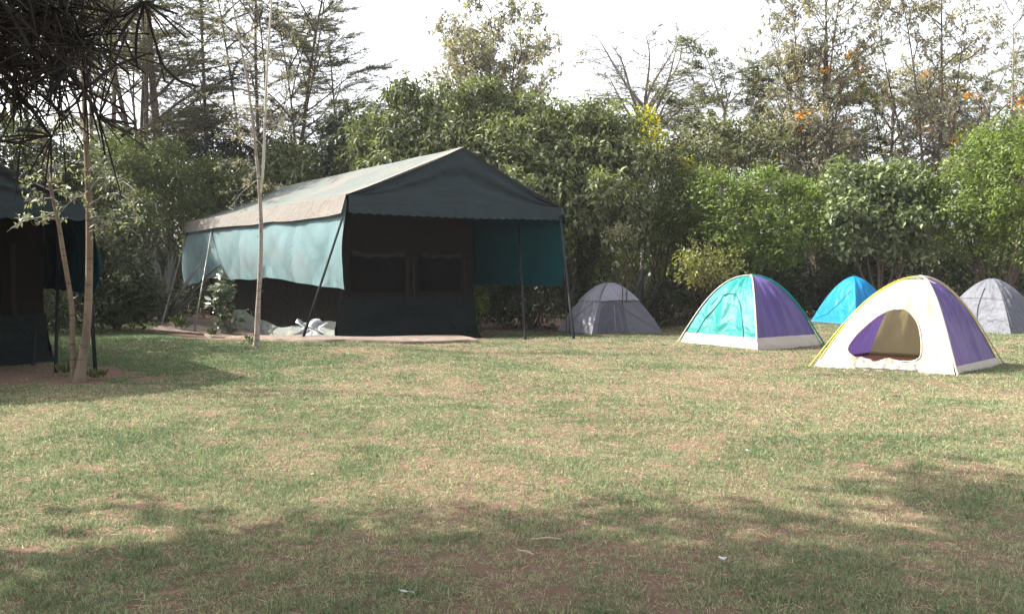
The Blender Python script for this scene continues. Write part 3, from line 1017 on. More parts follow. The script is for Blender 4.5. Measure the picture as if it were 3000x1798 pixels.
M['leaf_olive'] = leaf_mat('olive_leaf', (0.060, 0.070, 0.032), (0.188, 0.189, 0.096), 0.6, 0.3)
M['leaf_grey'] = leaf_mat('grey_feathery_leaf', (0.13, 0.122, 0.108), (0.33, 0.31, 0.28), 0.6, 0.38, 0.4, (0.36, 0.22, 0.11))
M['leaf_yellow'] = leaf_mat('yellow_blossom_leaf', (0.16, 0.18, 0.015), (0.50, 0.46, 0.03), 0.6, 0.4)
M['flower'] = leaf_mat('orange_blossom', (0.50, 0.20, 0.02), (0.75, 0.36, 0.04), 0.6, 0.35)
M['leaf_silver'] = leaf_mat('silvery_leaf', (0.11, 0.125, 0.08), (0.34, 0.36, 0.27), 0.5, 0.25)
M['leaf_pale'] = leaf_mat('pale_cream_leaf', (0.16, 0.16, 0.09), (0.40, 0.37, 0.24), 0.5, 0.3)
M['leaf_finger'] = leaf_mat('dark_finger_leaf', (0.010, 0.009, 0.007), (0.042, 0.037, 0.026), 0.65, 0.1, 0.25)
M['leaf_citrus'] = leaf_mat('dark_glossy_leaf', (0.06, 0.085, 0.045), (0.20, 0.24, 0.15), 0.3, 0.15, 0.8)
M['leaf_agave'] = leaf_mat('blue_grey_agave_leaf', (0.09, 0.10, 0.09), (0.20, 0.21, 0.19), 0.5, 0.05)
M['leaf_brown'] = leaf_mat('yellowish_shrub_leaf', (0.08, 0.085, 0.025), (0.22, 0.225, 0.065), 0.6, 0.35)

UP = np.array([0, 0, 1.0])

def px_lobes(rows):
    """rows: px, py, depth, rx_px, ry_px -> centre and radii in metres"""
    out = []
    for px, py, d, rx, ry in rows:
        k = d / FPX
        out.append((at(px, py, d), np.array([rx * k, min(rx, ry * 1.3) * k * 0.9, ry * k])))
    return out

def crown(mb, lobes, n, per, L, Wd, cr=None, sub=3, droop=0.3, shell=(0.5, 1.02), inner=0.35, curl=0.1, out_bias=0.6, flat=0.0, ragged=0.24):
    cr = cr or L * 0.9
    if sub:
        # small uneven shoots of foliage standing out of the main masses
        extra = []
        for c, rad in lobes:
            for _ in range(sub):
                dd = unit(rvec(1)[0] + np.array([0, -0.2, 0.55]))
                extra.append((c + dd * rad * rng.uniform(0.85, 1.12), rad * rng.uniform(0.20, 0.42)))
        lobes = list(lobes) + extra
    areas = np.array([r[0] * r[2] + r[0] * r[1] + r[1] * r[2] for _, r in lobes])
    pick = rng.choice(len(lobes), n, p=areas / areas.sum())
    C0 = np.array([c for c, _ in lobes])[pick]
    RR = np.array([r for _, r in lobes])[pick]
    d = rvec(n)
    lump = 1 + ragged * np.sin(d[:, 0] * 7 + pick * 2.1) * np.sin(d[:, 1] * 6 + pick) + ragged * 0.7 * np.sin(d[:, 2] * 11 + d[:, 0] * 5 + pick * 1.3)
    rad = rng.uniform(shell[0], shell[1], n) ** 0.6
    deep = rng.uniform(size=n) < inner
    rad = np.where(deep, rad * 0.7, rad)
    stray = rng.uniform(size=n) < 0.09
    rad = np.where(stray, rad * rng.uniform(1.03, 1.32, n), rad)
    C = C0 + d * RR * (rad * lump)[:, None]
    gz = ground(C[:, 0], C[:, 1])
    ok = C[:, 2] > gz + 0.08
    C, d = C[ok], d[ok]
    k = len(C)
    C = np.repeat(C, per, 0)
    d = np.repeat(d, per, 0)
    C = C + rvec(len(C)) * (cr * rng.uniform(0, 1, len(C)) ** 0.5)[:, None]
    D = unit(d * out_bias + rvec(len(C)) * 0.9 - UP * droop)
    if flat:
        D[:, 2] *= (1 - flat)
        D = unit(D)
    N = unit(UP * 0.7 + d * 0.5 + rvec(len(C)) * 0.6)
    C[:, 2] = np.maximum(C[:, 2], ground(C[:, 0], C[:, 1]) + 0.03)
    s = rng.uniform(0.45, 1.45, len(C))
    mb.leaves(C, D, N, L * s, Wd * s, 0.12, curl)

def limb(p0, p1, k, bend=0.1, sag=0.0):
    p0, p1 = np.asarray(p0, float), np.asarray(p1, float)
    q = np.linspace(0, 1, k)[:, None]
    ln = np.linalg.norm(p1 - p0)
    off = rvec(1)[0] * ln * bend
    off2 = rvec(1)[0] * ln * bend * 0.4
    return p0 * (1 - q) + p1 * q + off * np.sin(np.pi * q) + off2 * np.sin(2 * np.pi * q) + UP * sag * ln * np.sin(np.pi * q)

def stems(mb, base, lobes, r, n_tw=14):
    base = np.asarray(base, float)
    for c, rad in lobes:
        tip = c + np.array([0, 0, rad[2] * 0.3])
        P = limb(base + rvec(1)[0] * 0.08 * np.array([1, 1, 0]), tip, 9, 0.06)
        mb.tube(P, np.linspace(r, r * 0.25, 9), 6)
        for _ in range(n_tw):
            a = P[rng.integers(4, 9)]
            e = c + rvec(1)[0] * rad * 0.95
            Q = limb(a, e, 5, 0.1)
            mb.twigs(Q[:-1], Q[1:], np.linspace(r * 0.25, r * 0.1, 4), np.linspace(r * 0.2, r * 0.06, 4))

def shrub(name, label, cat, rows, n, per, L, Wd, mat, base=None, stem_r=0.05, group=None, bark='bark', n_tw=10, **kw):
    lobes = px_lobes(rows)
    if base is None:
        c = np.mean([l[0] for l in lobes], 0)
        base = (c[0], c[1], float(ground(c[0], c[1])) - 0.05)
    root = thing(name, label, cat, base, 0, group)
    b = np.asarray(base, float)
    lob = [(c - 0, r) for c, r in lobes]
    mb = MB()
    crown(mb, lob, n, per, L, Wd, **kw)
    mb.build('crown', mat, root, False).location = tuple(-b)
    sb = MB()
    stems(sb, b, lob, stem_r, n_tw)
    sb.build('stems', M[bark], root, True).location = tuple(-b)
    return root

def acacia(label, base, H, spread, nl, mat, bark, r0, lean=(0, 0), start=0.3, sec=14, ter=6, leaf=(0.20, 0.055), lpt=10, elev=(25, 60), group=None, name='acacia_tree', only=None, flower=0, flat=0.10, multi=1):
    base = np.asarray(base, float)
    root = thing(name, label, 'tree', base, 0, group)
    wb, lb = MB(), MB()
    TT = []
    for m in range(multi):
        az0 = m * 2.2 + 0.4
        sp = 0 if m == 0 else H * rng.uniform(0.14, 0.30)
        top = np.array([lean[0] + sp * math.cos(az0), lean[1] + sp * math.sin(az0) * 0.6, H * (1 if m == 0 else rng.uniform(0.8, 1.0))])
        T = limb((0, 0, -0.1), top, 12, 0.05)
        rt = r0 * (1 if m == 0 else 0.7)
        wb.tube(T, np.linspace(rt, rt * 0.25, 12), 8)
        TT.append(T)
    A0, A1, R0, R1 = [], [], [], []
    LC, LD = [], []
    for i in range(nl):
        f = start + (1 - start) * (i + rng.uniform(0, 0.9)) / nl
        f = min(f, 0.98)
        T = TT[i % multi]
        idx = f * 11
        a = T[int(idx)] * (1 - idx % 1) + T[min(int(idx) + 1, 11)] * (idx % 1)
        az = i * 2.4 + rng.uniform(-0.5, 0.5)
        if only is not None:
            az = only[0] + rng.uniform(-only[1], only[1])
        el = R(rng.uniform(*elev)) * (0.7 + 0.5 * f)
        ln = spread * rng.uniform(0.6, 1.15) * (0.92 - 0.15 * f)
        dirv = np.array([math.cos(az) * math.cos(el), math.sin(az) * math.cos(el), math.sin(el)])
        P = limb(a, a + dirv * ln, 10, 0.06)
        q = np.linspace(0, 1, 10)
        P[:, 2] -= 0.10 * ln * q ** 2.5
        rl = max(r0, 0.13) * 0.40 * (1.1 - 0.5 * f)
        wb.tube(P, np.linspace(rl, rl * 0.18, 10), 6)
        for s in range(sec):
            g = rng.uniform(0.22, 1.0)
            ii = min(int(g * 9), 8)
            o = P[ii] + (P[ii + 1] - P[ii]) * (g * 9 - ii)
            az2 = az + rng.choice([-1, 1]) * rng.uniform(0.3, 1.3)
            el2 = R(rng.uniform(-2, 20))
            l2 = spread * rng.uniform(0.16, 0.42) * (1.15 - 0.5 * g)
            d2 = np.array([math.cos(az2) * math.cos(el2), math.sin(az2) * math.cos(el2), math.sin(el2)])
            Q = limb(o, o + d2 * l2, 6, 0.06)
            A0.append(Q[:-1]); A1.append(Q[1:])
            rr = np.linspace(rl * 0.26, rl * 0.08, 6)
            R0.append(rr[:-1]); R1.append(rr[1:])
            for t in range(ter):
                h = rng.uniform(0.15, 1.0) * 5
                jj = min(int(h), 4)
                e0 = Q[jj] + (Q[jj + 1] - Q[jj]) * (h - jj)
                d3 = unit(d2 + rvec(1)[0] * np.array([0.8, 0.8, flat * 2]) + UP * 0.10)
                l3 = l2 * rng.uniform(0.2, 0.5)
                e1 = e0 + d3 * l3
                A0.append(e0[None]); A1.append(e1[None])
                R0.append(np.array([rl * 0.08])); R1.append(np.array([rl * 0.03]))
                q3 = rng.uniform(0.05, 1.08, lpt)[:, None]
                LC.append(e0 + (e1 - e0) * q3)
                LD.append(np.repeat(d3[None], lpt, 0))
    wb.twigs(np.concatenate(A0), np.concatenate(A1), np.maximum(np.concatenate(R0), 0.010), np.maximum(np.concatenate(R1), 0.007))
    wb.build('trunk', M[bark], root, True)
    if lpt:
        C, D = np.concatenate(LC), np.concatenate(LD)
        k = len(C)
        C = C + rvec(k) * 0.03
        D = unit(D * 0.5 + rvec(k) * np.array([1, 1, 0.45]))
        N = unit(UP + rvec(k) * 0.5)
        s = rng.uniform(0.5, 1.3, k)
        lb.leaves(C, D, N, leaf[0] * s, leaf[1] * s, 0.1, 0.1)
        lb.build('crown', mat, root, False)
        if flower:
            sel = rng.choice(k, flower)
            fb = MB()
            for c in C[sel]:
                m_ = 16
                cc = c + rvec(m_) * np.array([0.20, 0.20, 0.09])
                fb.leaves(cc, unit(rvec(m_) + UP * 0.4), rvec(m_), 0.15, 0.07, 0.2)
            fb.build('blossoms', M['flower'], root, False)
    return root

def grevillea(label, base, H, nst, spread, mat, bark, leaf=(0.22, 0.07), flowers=6, seed=0, group=None, dens=1.0, low=0.25, r0=0.13, name='silky_oak_tree'):
    """several upright stems with steep side branches and tufts of feathery leaves"""
    base = np.asarray(base, float)
    root = thing(name, label, 'tree', base, 0, group)
    wb, lb = MB(), MB()
    A0, A1, R0, R1, LC, LD = [], [], [], [], [], []
    for i in range(nst):
        az = i * 2.4 + rng.uniform(-0.4, 0.4)
        out = spread * (0.25 + 0.75 * rng.uniform()) * (0 if i == 0 else 1)
        hh = H * (1.0 if i == 0 else rng.uniform(0.7, 0.98))
        tip = np.array([math.cos(az) * out, math.sin(az) * out, hh])
        q = np.linspace(0, 1, 14)
        P = limb((0, 0, -0.1), tip, 14, 0.02)
        P[:, :2] *= (q[:, None] ** 0.4)
        rs = r0 * (1.0 if i == 0 else 0.7)
        wb.tube(P, np.linspace(rs, rs * 0.12, 14), 7)
        nb = int(24 * dens)
        for b in range(nb):
            g = rng.uniform(low, 1.0)
            ii = min(int(g * 13), 12)
            o = P[ii] + (P[ii + 1] - P[ii]) * (g * 13 - ii)
            az2 = rng.uniform(0, 6.28)
            el2 = R(rng.uniform(22, 62))
            l2 = spread * rng.uniform(0.35, 0.85) * (1.15 - 0.8 * g) + 0.5
            d2 = np.array([math.cos(az2) * math.cos(el2), math.sin(az2) * math.cos(el2), math.sin(el2)])
            Q = limb(o, o + d2 * l2, 7, 0.07)
            A0.append(Q[:-1]); A1.append(Q[1:])
            rr = np.linspace(rs * 0.24, rs * 0.07, 7)
            R0.append(rr[:-1]); R1.append(rr[1:])
            for t in range(9):
                h = rng.uniform(0.3, 1.0) * 6
                jj = min(int(h), 5)
                e0 = Q[jj] + (Q[jj + 1] - Q[jj]) * (h - jj)
                d3 = unit(d2 + rvec(1)[0] * 0.9)
                e1 = e0 + d3 * rng.uniform(0.25, 0.6)
                A0.append(e0[None]); A1.append(e1[None])
                R0.append(np.array([rs * 0.07])); R1.append(np.array([rs * 0.04]))
                m_ = 10
                LC.append(e1 + rvec(m_) * 0.09)
                LD.append(unit(d3 * 0.3 + rvec(m_) - UP * 0.25))
    wb.twigs(np.concatenate(A0), np.concatenate(A1), np.maximum(np.concatenate(R0), 0.008), np.maximum(np.concatenate(R1), 0.006))
    wb.build('trunk', M[bark], root, True)
    C, D = np.concatenate(LC), np.concatenate(LD)
    k = len(C)
    s = rng.uniform(0.6, 1.3, k)
    lb.leaves(C, D, unit(UP + rvec(k) * 0.8), leaf[0] * s, leaf[1] * s, 0.1, 0.2)
    lb.build('crown', mat, root, False)
    if flowers:
        fb = MB()
        low_c = C[C[:, 2] < H * 0.75]
        for c in low_c[rng.choice(len(low_c), flowers)]:
            m_ = 26
            cc = c + rvec(m_) * np.array([0.26, 0.26, 0.12])
            fb.leaves(cc, unit(rvec(m_) + UP * 0.4), rvec(m_), 0.17, 0.08, 0.2)
        fb.build('blossoms', M['flower'], root, False)
    return root

def gbase(px, Y):
    x = (px - 1500) / FPX * Y
    return (x, Y, float(ground(x, Y)) - 0.05)

# --- big broad-leaved trees behind the tent
BR = dict(L=0.19, Wd=0.078, mat=M['leaf_broad'], bark='bark', cr=0.26, droop=0.55, curl=0.25)
shrub('broadleaf_tree', 'tall grey green broad-leaved tree rising right behind the peak of the large tent', 'tree',
      [(1310, 330, 29, 160, 95), (1420, 290, 29, 90, 60), (1190, 400, 28.5, 170, 105), (1350, 450, 28, 210, 120), (1240, 540, 28, 220, 110), (1460, 520, 27.5, 170, 120), (1120, 470, 28.5, 130, 80)],
      2900, 10, stem_r=0.13, base=gbase(1330, 29), **BR)
shrub('broadleaf_tree', 'wide grey green broad-leaved tree right of the large tent, left of the yellow flowering shrub', 'tree',
      [(1560, 370, 29, 130, 75), (1680, 370, 29, 140, 75), (1790, 380, 29, 110, 75), (1640, 470, 28, 190, 110), (1800, 490, 28, 140, 100), (1560, 560, 27, 170, 110), (1720, 600, 27, 200, 110)],
      2900, 10, stem_r=0.12, base=gbase(1690, 29), **BR)
shrub('broadleaf_tree', 'small dark leaved tree above the middle of the large tent roof', 'tree',
      [(1040, 400, 30, 80, 65), (1010, 460, 30, 90, 70), (1090, 370, 30.5, 45, 35)], 420, 9, 0.22, 0.10, M['leaf_broad_dark'], stem_r=0.09, cr=0.26, droop=0.4)
shrub('broadleaf_tree', 'leafy grey bush tree just behind the left part of the tent ridge', 'tree',
      [(880, 500, 31, 130, 80), (1000, 540, 30, 120, 70), (790, 530, 31, 90, 70)], 620, 9, 0.20, 0.085, M['leaf_broad'], stem_r=0.08, cr=0.25, droop=0.45, curl=0.2)

# --- hedge on the right
shrub('yellow_shrub', 'bright yellow flowering shrub among the grey green trees', 'shrub',
      [(1890, 365, 30, 42, 40), (1925, 430, 30, 48, 50), (1905, 480, 29.5, 32, 28), (2010, 485, 29, 26, 16)], 190, 10, 0.12, 0.06, M['leaf_yellow'], stem_r=0.04, cr=0.25, droop=0.1)
shrub('hedge_bush', 'olive leaved tree between the yellow shrub and the orange flowering tree', 'bush',
      [(2080, 420, 31, 110, 75), (2200, 430, 31, 110, 70), (2010, 470, 30, 100, 60), (2150, 500, 30, 130, 60), (2260, 400, 32, 90, 50)], 950, 9, 0.17, 0.07, M['leaf_olive'], stem_r=0.07, cr=0.22, group='bushes of the hedge')
FG = dict(L=0.11, Wd=0.05, mat=M['leaf_green'], cr=0.22, droop=0.15, group='bushes of the hedge')
shrub('hedge_bush', 'bright green fine leaved bush above the teal and purple tent', 'bush',
      [(2110, 570, 27, 105, 70), (2240, 560, 27, 120, 60), (2350, 590, 27, 90, 70), (2180, 650, 26.5, 150, 85), (2320, 690, 26.5, 110, 75), (2220, 740, 26.3, 110, 60)], 1500, 12, stem_r=0.05, **FG)
shrub('hedge_bush', 'glossy round leaved bush above the white fronted tent', 'bush',
      [(2480, 540, 26.5, 90, 65), (2590, 540, 26.5, 110, 70), (2690, 560, 26.5, 70, 70), (2540, 620, 26, 130, 60), (2640, 660, 26, 100, 60), (2500, 690, 26, 80, 45), (2660, 735, 26, 70, 40)], 1050, 10, 0.165, 0.10, M['leaf_gloss'], stem_r=0.06, cr=0.26, droop=0.35, curl=0.2, group='bushes of the hedge')
shrub('hedge_bush', 'tall bright green bush bulging in at the right edge', 'bush',
      [(2960, 430, 26, 120, 80), (2860, 470, 26, 110, 80), (3000, 520, 25, 150, 110), (2820, 570, 26, 110, 90), (2900, 640, 25.5, 130, 90), (3010, 690, 25, 130, 100), (2830, 700, 26, 100, 70), (3090, 420, 27, 120, 120)], 2300, 12, stem_r=0.07, **FG)
DK = dict(L=0.15, Wd=0.065, mat=M['leaf_dark'], cr=0.26, droop=0.3, group='bushes of the hedge')
shrub('hedge_bush', 'dark bush in the hedge right behind the open side of the large tent', 'bush',
      [(1500, 760, 28, 120, 140), (1620, 720, 27.5, 110, 110), (1540, 880, 28, 150, 90), (1700, 790, 28, 90, 130), (1430, 870, 28.5, 90, 110)], 1100, 9, stem_r=0.05, **DK)
shrub('hedge_bush', 'dark green bush in the hedge behind the dark grey tent', 'bush',
      [(1790, 660, 29, 130, 100), (1900, 630, 29, 120, 100), (1830, 790, 31, 120, 120), (1960, 780, 30.5, 90, 130), (1700, 690, 28, 80, 80), (1990, 600, 28.5, 100, 110), (2060, 660, 28.5, 100, 110), (1960, 520, 29.5, 80, 80)], 1900, 9, L=0.14, Wd=0.06, mat=M['leaf_mid'], cr=0.25, droop=0.2, group='bushes of the hedge')
shrub('hedge_bush', 'dark bush in the hedge behind the teal and purple tent', 'bush',
      [(2080, 790, 28.5, 120, 120), (2230, 810, 28, 130, 110), (2340, 800, 28, 110, 120), (2010, 880, 28, 100, 60)], 900, 9, stem_r=0.05, **DK)
shrub('hedge_bush', 'dark bush in the hedge behind the bright blue tent', 'bush',
      [(2470, 800, 28.5, 120, 110), (2590, 820, 28.5, 120, 100), (2420, 880, 28.5, 100, 60)], 750, 9, stem_r=0.05, **DK)
shrub('hedge_bush', 'dark bush in the hedge between the white fronted and pale grey tents', 'bush',
      [(2720, 800, 28, 130, 110), (2860, 830, 28, 130, 90), (2990, 840, 28, 120, 100)], 850, 9, stem_r=0.05, **DK)
shrub('shrub', 'small yellowish shrub on a thin stem behind the teal and purple tent', 'shrub',
      [(2075, 760, 23.5, 75, 55), (2020, 790, 23.5, 50, 45), (2130, 780, 23.5, 50, 45), (2080, 810, 23.3, 55, 35)], 210, 8, 0.10, 0.045, M['leaf_brown'], base=gp(2070, 948), stem_r=0.035, cr=0.18, n_tw=16, inner=0.2)
shrub('shrub', 'pale cream leaved sprig standing out of the dark hedge above the dark grey tent', 'shrub',
      [(1820, 672, 25.5, 42, 18), (1790, 690, 25.5, 28, 14), (1850, 690, 25.5, 24, 12)], 46, 7, 0.12, 0.06, M['leaf_pale'], stem_r=0.02, cr=0.14, droop=0.3, n_tw=5)
shrub('shrub', 'fresh green sprig beside the right edge of the large tent valence', 'shrub',
      [(1668, 665, 25.8, 30, 32), (1660, 710, 25.8, 22, 22)], 60, 8, 0.12, 0.06, M['leaf_green'], stem_r=0.02, cr=0.15, n_tw=5)
shrub('shrub', 'small fresh green plant seen under the right curtain of the large tent', 'shrub',
      [(1405, 890, 26, 22, 30), (1420, 860, 26, 14, 16)], 40, 7, 0.12, 0.06, M['leaf_green'], stem_r=0.02, cr=0.12, n_tw=4)

# --- left background bushes
shrub('hedge_bush', 'yellow green bush between the forked sapling and the large tent', 'bush',
      [(330, 520, 27, 90, 90), (410, 560, 28, 90, 100), (490, 590, 30, 80, 80), (360, 640, 26, 90, 90), (430, 480, 28, 120, 70), (300, 450, 28, 90, 60)], 1700, 10, 0.11, 0.05, M['leaf_mid'], stem_r=0.05, cr=0.24, group='bushes left of the large tent')
shrub('hedge_bush', 'mid green bush just above the rear left corner of the large tent roof', 'bush',
      [(590, 560, 29, 90, 70), (680, 530, 29, 100, 60), (560, 630, 28.5, 100, 60), (640, 600, 29, 80, 50), (740, 560, 29.5, 70, 40), (500, 520, 30, 120, 60)], 1300, 10, 0.14, 0.06, M['leaf_mid'], stem_r=0.05, cr=0.24, group='bushes left of the large tent')
shrub('hedge_bush', 'dark dense bush high behind the thin sapling, in front of the acacias', 'bush',
      [(620, 440, 33, 90, 45), (700, 460, 33, 80, 40), (540, 470, 33, 70, 40), (820, 450, 34, 60, 45)], 700, 9, 0.16, 0.06, M['leaf_dark'], stem_r=0.06, cr=0.3, group='bushes left of the large tent')
shrub('hedge_bush', 'dark bush behind the roof of the tent at the left edge', 'bush',
      [(40, 470, 22, 150, 110), (170, 520, 22, 110, 90), (250, 580, 22, 100, 90), (-60, 560, 22, 140, 140), (120, 430, 22.5, 120, 80)], 1500, 10, 0.12, 0.05, M['leaf_low'], stem_r=0.05, cr=0.25, group='bushes left of the large tent')
shrub('hedge_bush', 'low dark bush on the grass edge between the two safari tents', 'bush',
      [(350, 790, 21, 80, 75), (330, 880, 20.5, 100, 80), (410, 880, 21, 65, 75), (280, 760, 21, 60, 60)], 900, 9, 0.11, 0.05, M['leaf_low'], stem_r=0.04, cr=0.2, group='bushes left of the large tent')  # shade put into the leaf colour for the shadowed strip beside the tent
shrub('hedge_bush', 'shaded bush behind the low dark bush and the grey agave', 'bush',
      [(300, 700, 24.5, 140, 110), (430, 720, 25.5, 90, 130), (390, 880, 24.5, 120, 90), (540, 820, 30, 80, 130), (180, 860, 23, 180, 120), (500, 900, 27, 80, 60)], 1300, 9, L=0.14, Wd=0.06, mat=M['leaf_dark'], cr=0.26, group='bushes left of the large tent')
shrub('hedge_bush', 'dark undergrowth bush seen below the curtain of the left tent', 'bush',
      [(60, 900, 19, 160, 60), (-80, 850, 18, 140, 120), (170, 930, 19.5, 90, 45), (20, 760, 20, 150, 130), (130, 800, 20.5, 90, 120)], 1500, 9, 0.09, 0.045, M['leaf_dark'], stem_r=0.03, cr=0.18, group='bushes left of the large tent')

# --- background acacias (left)
GA = 'tall acacias behind the tents'
acacia('acacia with the thick yellowish trunk, left of the thin sapling', gbase(520, 33), 14.5, 5.6, 22, M['leaf_acacia'], 'bark', 0.22, (-1.2, 0.5), 0.36, 17, 10, leaf=(0.12, 0.030), lpt=8, multi=3, group=GA)
acacia('acacia with thin dark trunks directly behind the thin sapling', gbase(730, 35), 14.5, 5.6, 22, M['leaf_acacia'], 'bark', 0.12, (0.4, 0.3), 0.32, 17, 10, leaf=(0.12, 0.030), lpt=8, multi=3, group=GA)
acacia('acacia stretching its feathery boughs over the white sky, above the tent roof', gbase(850, 36), 14.5, 5.4, 20, M['leaf_acacia'], 'bark', 0.11, (1.8, 0), 0.36, 17, 10, leaf=(0.12, 0.030), lpt=8, multi=3, group=GA)
acacia('acacia rising behind the forked sapling and the dark overhanging branches', gbase(330, 32), 14.0, 5.4, 20, M['leaf_acacia'], 'bark', 0.13, (0.2, 0), 0.32, 17, 10, leaf=(0.12, 0.030), lpt=8, multi=3, group=GA)
acacia('acacia in the upper left corner behind the dark finger-leaved branches', gbase(90, 31), 12.0, 5.0, 14, M['leaf_acacia'], 'bark', 0.13, (0.3, 0), 0.32, 17, 10, leaf=(0.12, 0.030), lpt=8, multi=2, group=GA)

acacia('slim acacia between the thick yellowish trunk and the thin sapling', gbase(630, 38), 16.0, 5.6, 20, M['leaf_acacia'], 'bark', 0.12, (-0.6, 0), 0.32, 17, 10, leaf=(0.12, 0.030), lpt=8, multi=2, group=GA)
acacia('slim acacia seen left of the thick yellowish trunk', gbase(420, 38), 15.5, 5.6, 20, M['leaf_acacia'], 'bark', 0.12, (0.4, 0), 0.32, 17, 10, leaf=(0.12, 0.030), lpt=8, multi=3, group=GA)
acacia('far acacia whose boughs end lowest over the tent roof, against white sky', gbase(920, 41), 12.5, 5.2, 16, M['leaf_acacia'], 'bark', 0.11, (0.8, 0), 0.40, 17, 10, leaf=(0.12, 0.030), lpt=8, multi=2, group=GA)

# --- right background trees
grevillea('lone sparse tree with a rounded open crown against the sky behind the large tent', gbase(1440, 37), 13.9, 7, 4.2, M['leaf_grey'], 'bark', (0.20, 0.075), 8, r0=0.11, dens=1.6, low=0.42)
acacia('bare flat-topped pale acacia against the white sky', gbase(1880, 39), 9.4, 5.6, 19, M['leaf_olive'], 'bark_grey', 0.34, (0.1, 0), 0.72, 13, 5, lpt=2, elev=(26, 58), name='acacia_tree')
acacia('olive acacia behind the olive leaved bush, left of the orange flowering tree', gbase(2120, 36), 8.6, 4.6, 14, M['leaf_olive'], 'bark_grey', 0.16, (0, 0), 0.45, 16, 7, lpt=10, group=GA)
acacia('olive acacia behind the stems of the orange flowering tree', gbase(2330, 37), 9.0, 4.6, 14, M['leaf_olive'], 'bark_grey', 0.16, (0.3, 0), 0.4, 16, 7, lpt=10, group=GA)
acacia('olive acacia between the two tall upright trees on the right', gbase(2610, 36), 8.4, 4.8, 15, M['leaf_olive'], 'bark', 0.17, (0, 0), 0.35, 16, 7, lpt=10, group=GA, flower=8)
acacia('grey green acacia behind the bush at the right edge', gbase(2890, 36), 8.8, 4.6, 14, M['leaf_acacia'], 'bark', 0.16, (0, 0), 0.4, 15, 6, lpt=9, group=GA)
grevillea('tall many-stemmed tree with orange flowers, thickest of the upright trees on the right', gbase(2400, 31), 13.2, 7, 3.0, M['leaf_grey'], 'bark', (0.165, 0.06), 10, r0=0.13, dens=0.9, low=0.35)
grevillea('tall slender dark-stemmed tree left of the bush at the right edge', gbase(2740, 31), 12.0, 5, 3.2, M['leaf_grey'], 'bark', (0.165, 0.06), 5, r0=0.12, dens=0.9, low=0.35)
grevillea('thin leafed tree in the upper right corner', gbase(2950, 33), 11.5, 4, 2.8, M['leaf_grey'], 'bark_grey', (0.165, 0.06), 6, r0=0.10, dens=0.9, low=0.4)

# far wood closing the view under the crowns
def far_wood():
    mb = MB()
    lobes = []
    for x in np.arange(-36, 40, 2.3):
        y = 44 + 4 * math.sin(x * 0.7)
        h = 6.6 + 1.2 * math.sin(x * 1.9) + 0.4 * math.sin(x * 4.3)
        lobes.append((np.array([x, y, h * 0.45]), np.array([2.2, 1.8, h * 0.56])))
    crown(mb, lobes, 14000, 8, 0.42, 0.20, cr=0.45)
    o = mb.build('far_woods', M['leaf_mid'])
    o['kind'] = 'stuff'
    tag(o, 'far off wood closing the view behind the hedge trees', 'woods')
far_wood()

def undergrowth():
    mb = MB()
    k = 3200
    x, y = rng.uniform(-19, 19, k), rng.uniform(26.8, 42, k)
    ok = (y > 29.5) | (x > 3) | (x < -12)
    x, y = x[ok], y[ok]
    lob = [(np.array([a, b, float(ground(a, b)) + 0.35]), np.array([0.9, 0.8, 0.75])) for a, b in zip(x[:520], y[:520])]
    crown(mb, lob, 6500, 7, 0.20, 0.09, cr=0.3)
    o = mb.build('undergrowth', M['leaf_dark'])
    o['kind'] = 'stuff'
    tag(o, 'dark low undergrowth covering the ground beneath the hedge and trees', 'undergrowth')
undergrowth()

# --- agaves
def agave(label, base, n, L, spread, w=0.11):
    root = thing('agave', label, 'plant', base, rng.uniform(0, 6), 'agaves at the edge of the hedge')
    for i in range(n):
        az = i * 2.4
        el = R(rng.uniform(48, 86) - 40 * spread * (i / n))
        ln = L * rng.uniform(0.7, 1.1)
        q = np.linspace(0, 1, 14)
        d = np.array([math.cos(az) * math.cos(el), math.sin(az) * math.cos(el), math.sin(el)])
        ctr = d[None] * (ln * q)[:, None] - UP[None] * (0.10 * ln * q ** 3)[:, None]
        side = unit(np.cross(d, UP))
        nrm = unit(np.cross(side, d))
        wd = w * (0.55 + 1.1 * q) * (1 - q ** 3.2) + 0.004
        rows = [ctr + side * wd[:, None] * 0.5 + nrm * (wd * 0.22)[:, None], ctr - nrm * 0.012, ctr - side * wd[:, None] * 0.5 + nrm * (wd * 0.22)[:, None], ctr - nrm * (0.03 + 0 * wd)[:, None] * (1 - q)[:, None] - nrm * 0.015]
        rows.append(rows[0])
        mb = MB()
        mb.grid(np.stack(rows, 1))
        mb.build('leaf', M['leaf_agave'], root, True)
agave('tall grey agave in the shade left of the large tent', gbase(480, 24.5), 15, 2.5, 0.5, 0.16)
agave('grey agave fanning out behind the dark grey tent', gbase(1850, 29.2), 17, 2.7, 0.8, 0.18)

# --- saplings
def leaf_spray(lb, wb, pts, L, Wd, per, r=0.006):
    for p, d in pts:
        m_ = per
        dirs = unit(np.asarray(d) * 0.6 + rvec(m_))
        lb.leaves(p + rvec(m_) * 0.03, dirs, unit(UP + rvec(m_) * 0.7), L * rng.uniform(0.7, 1.2, m_), Wd, 0.1, 0.15)

def branchlets(lb, wb, start, end, r, n, L, Wd, per, sag=0.12, length=0.35):
    P = limb(start, end, 9, 0.08, sag)
    wb.tube(P, np.linspace(r, r * 0.3, 9), 5)
    for _ in range(n):
        i = rng.integers(2, 9)
        a = P[i]
        e = a + unit(rvec(1)[0] + np.array([0, 0, 0.1])) * length * rng.uniform(0.4, 1.1)
        Q = limb(a, e, 4, 0.12)
        wb.twigs(Q[:-1], Q[1:], r * 0.3, r * 0.18)
        for q in (Q[2], Q[3]):
            leaf_spray(lb, wb, [(q, e - a)], L, Wd, per)

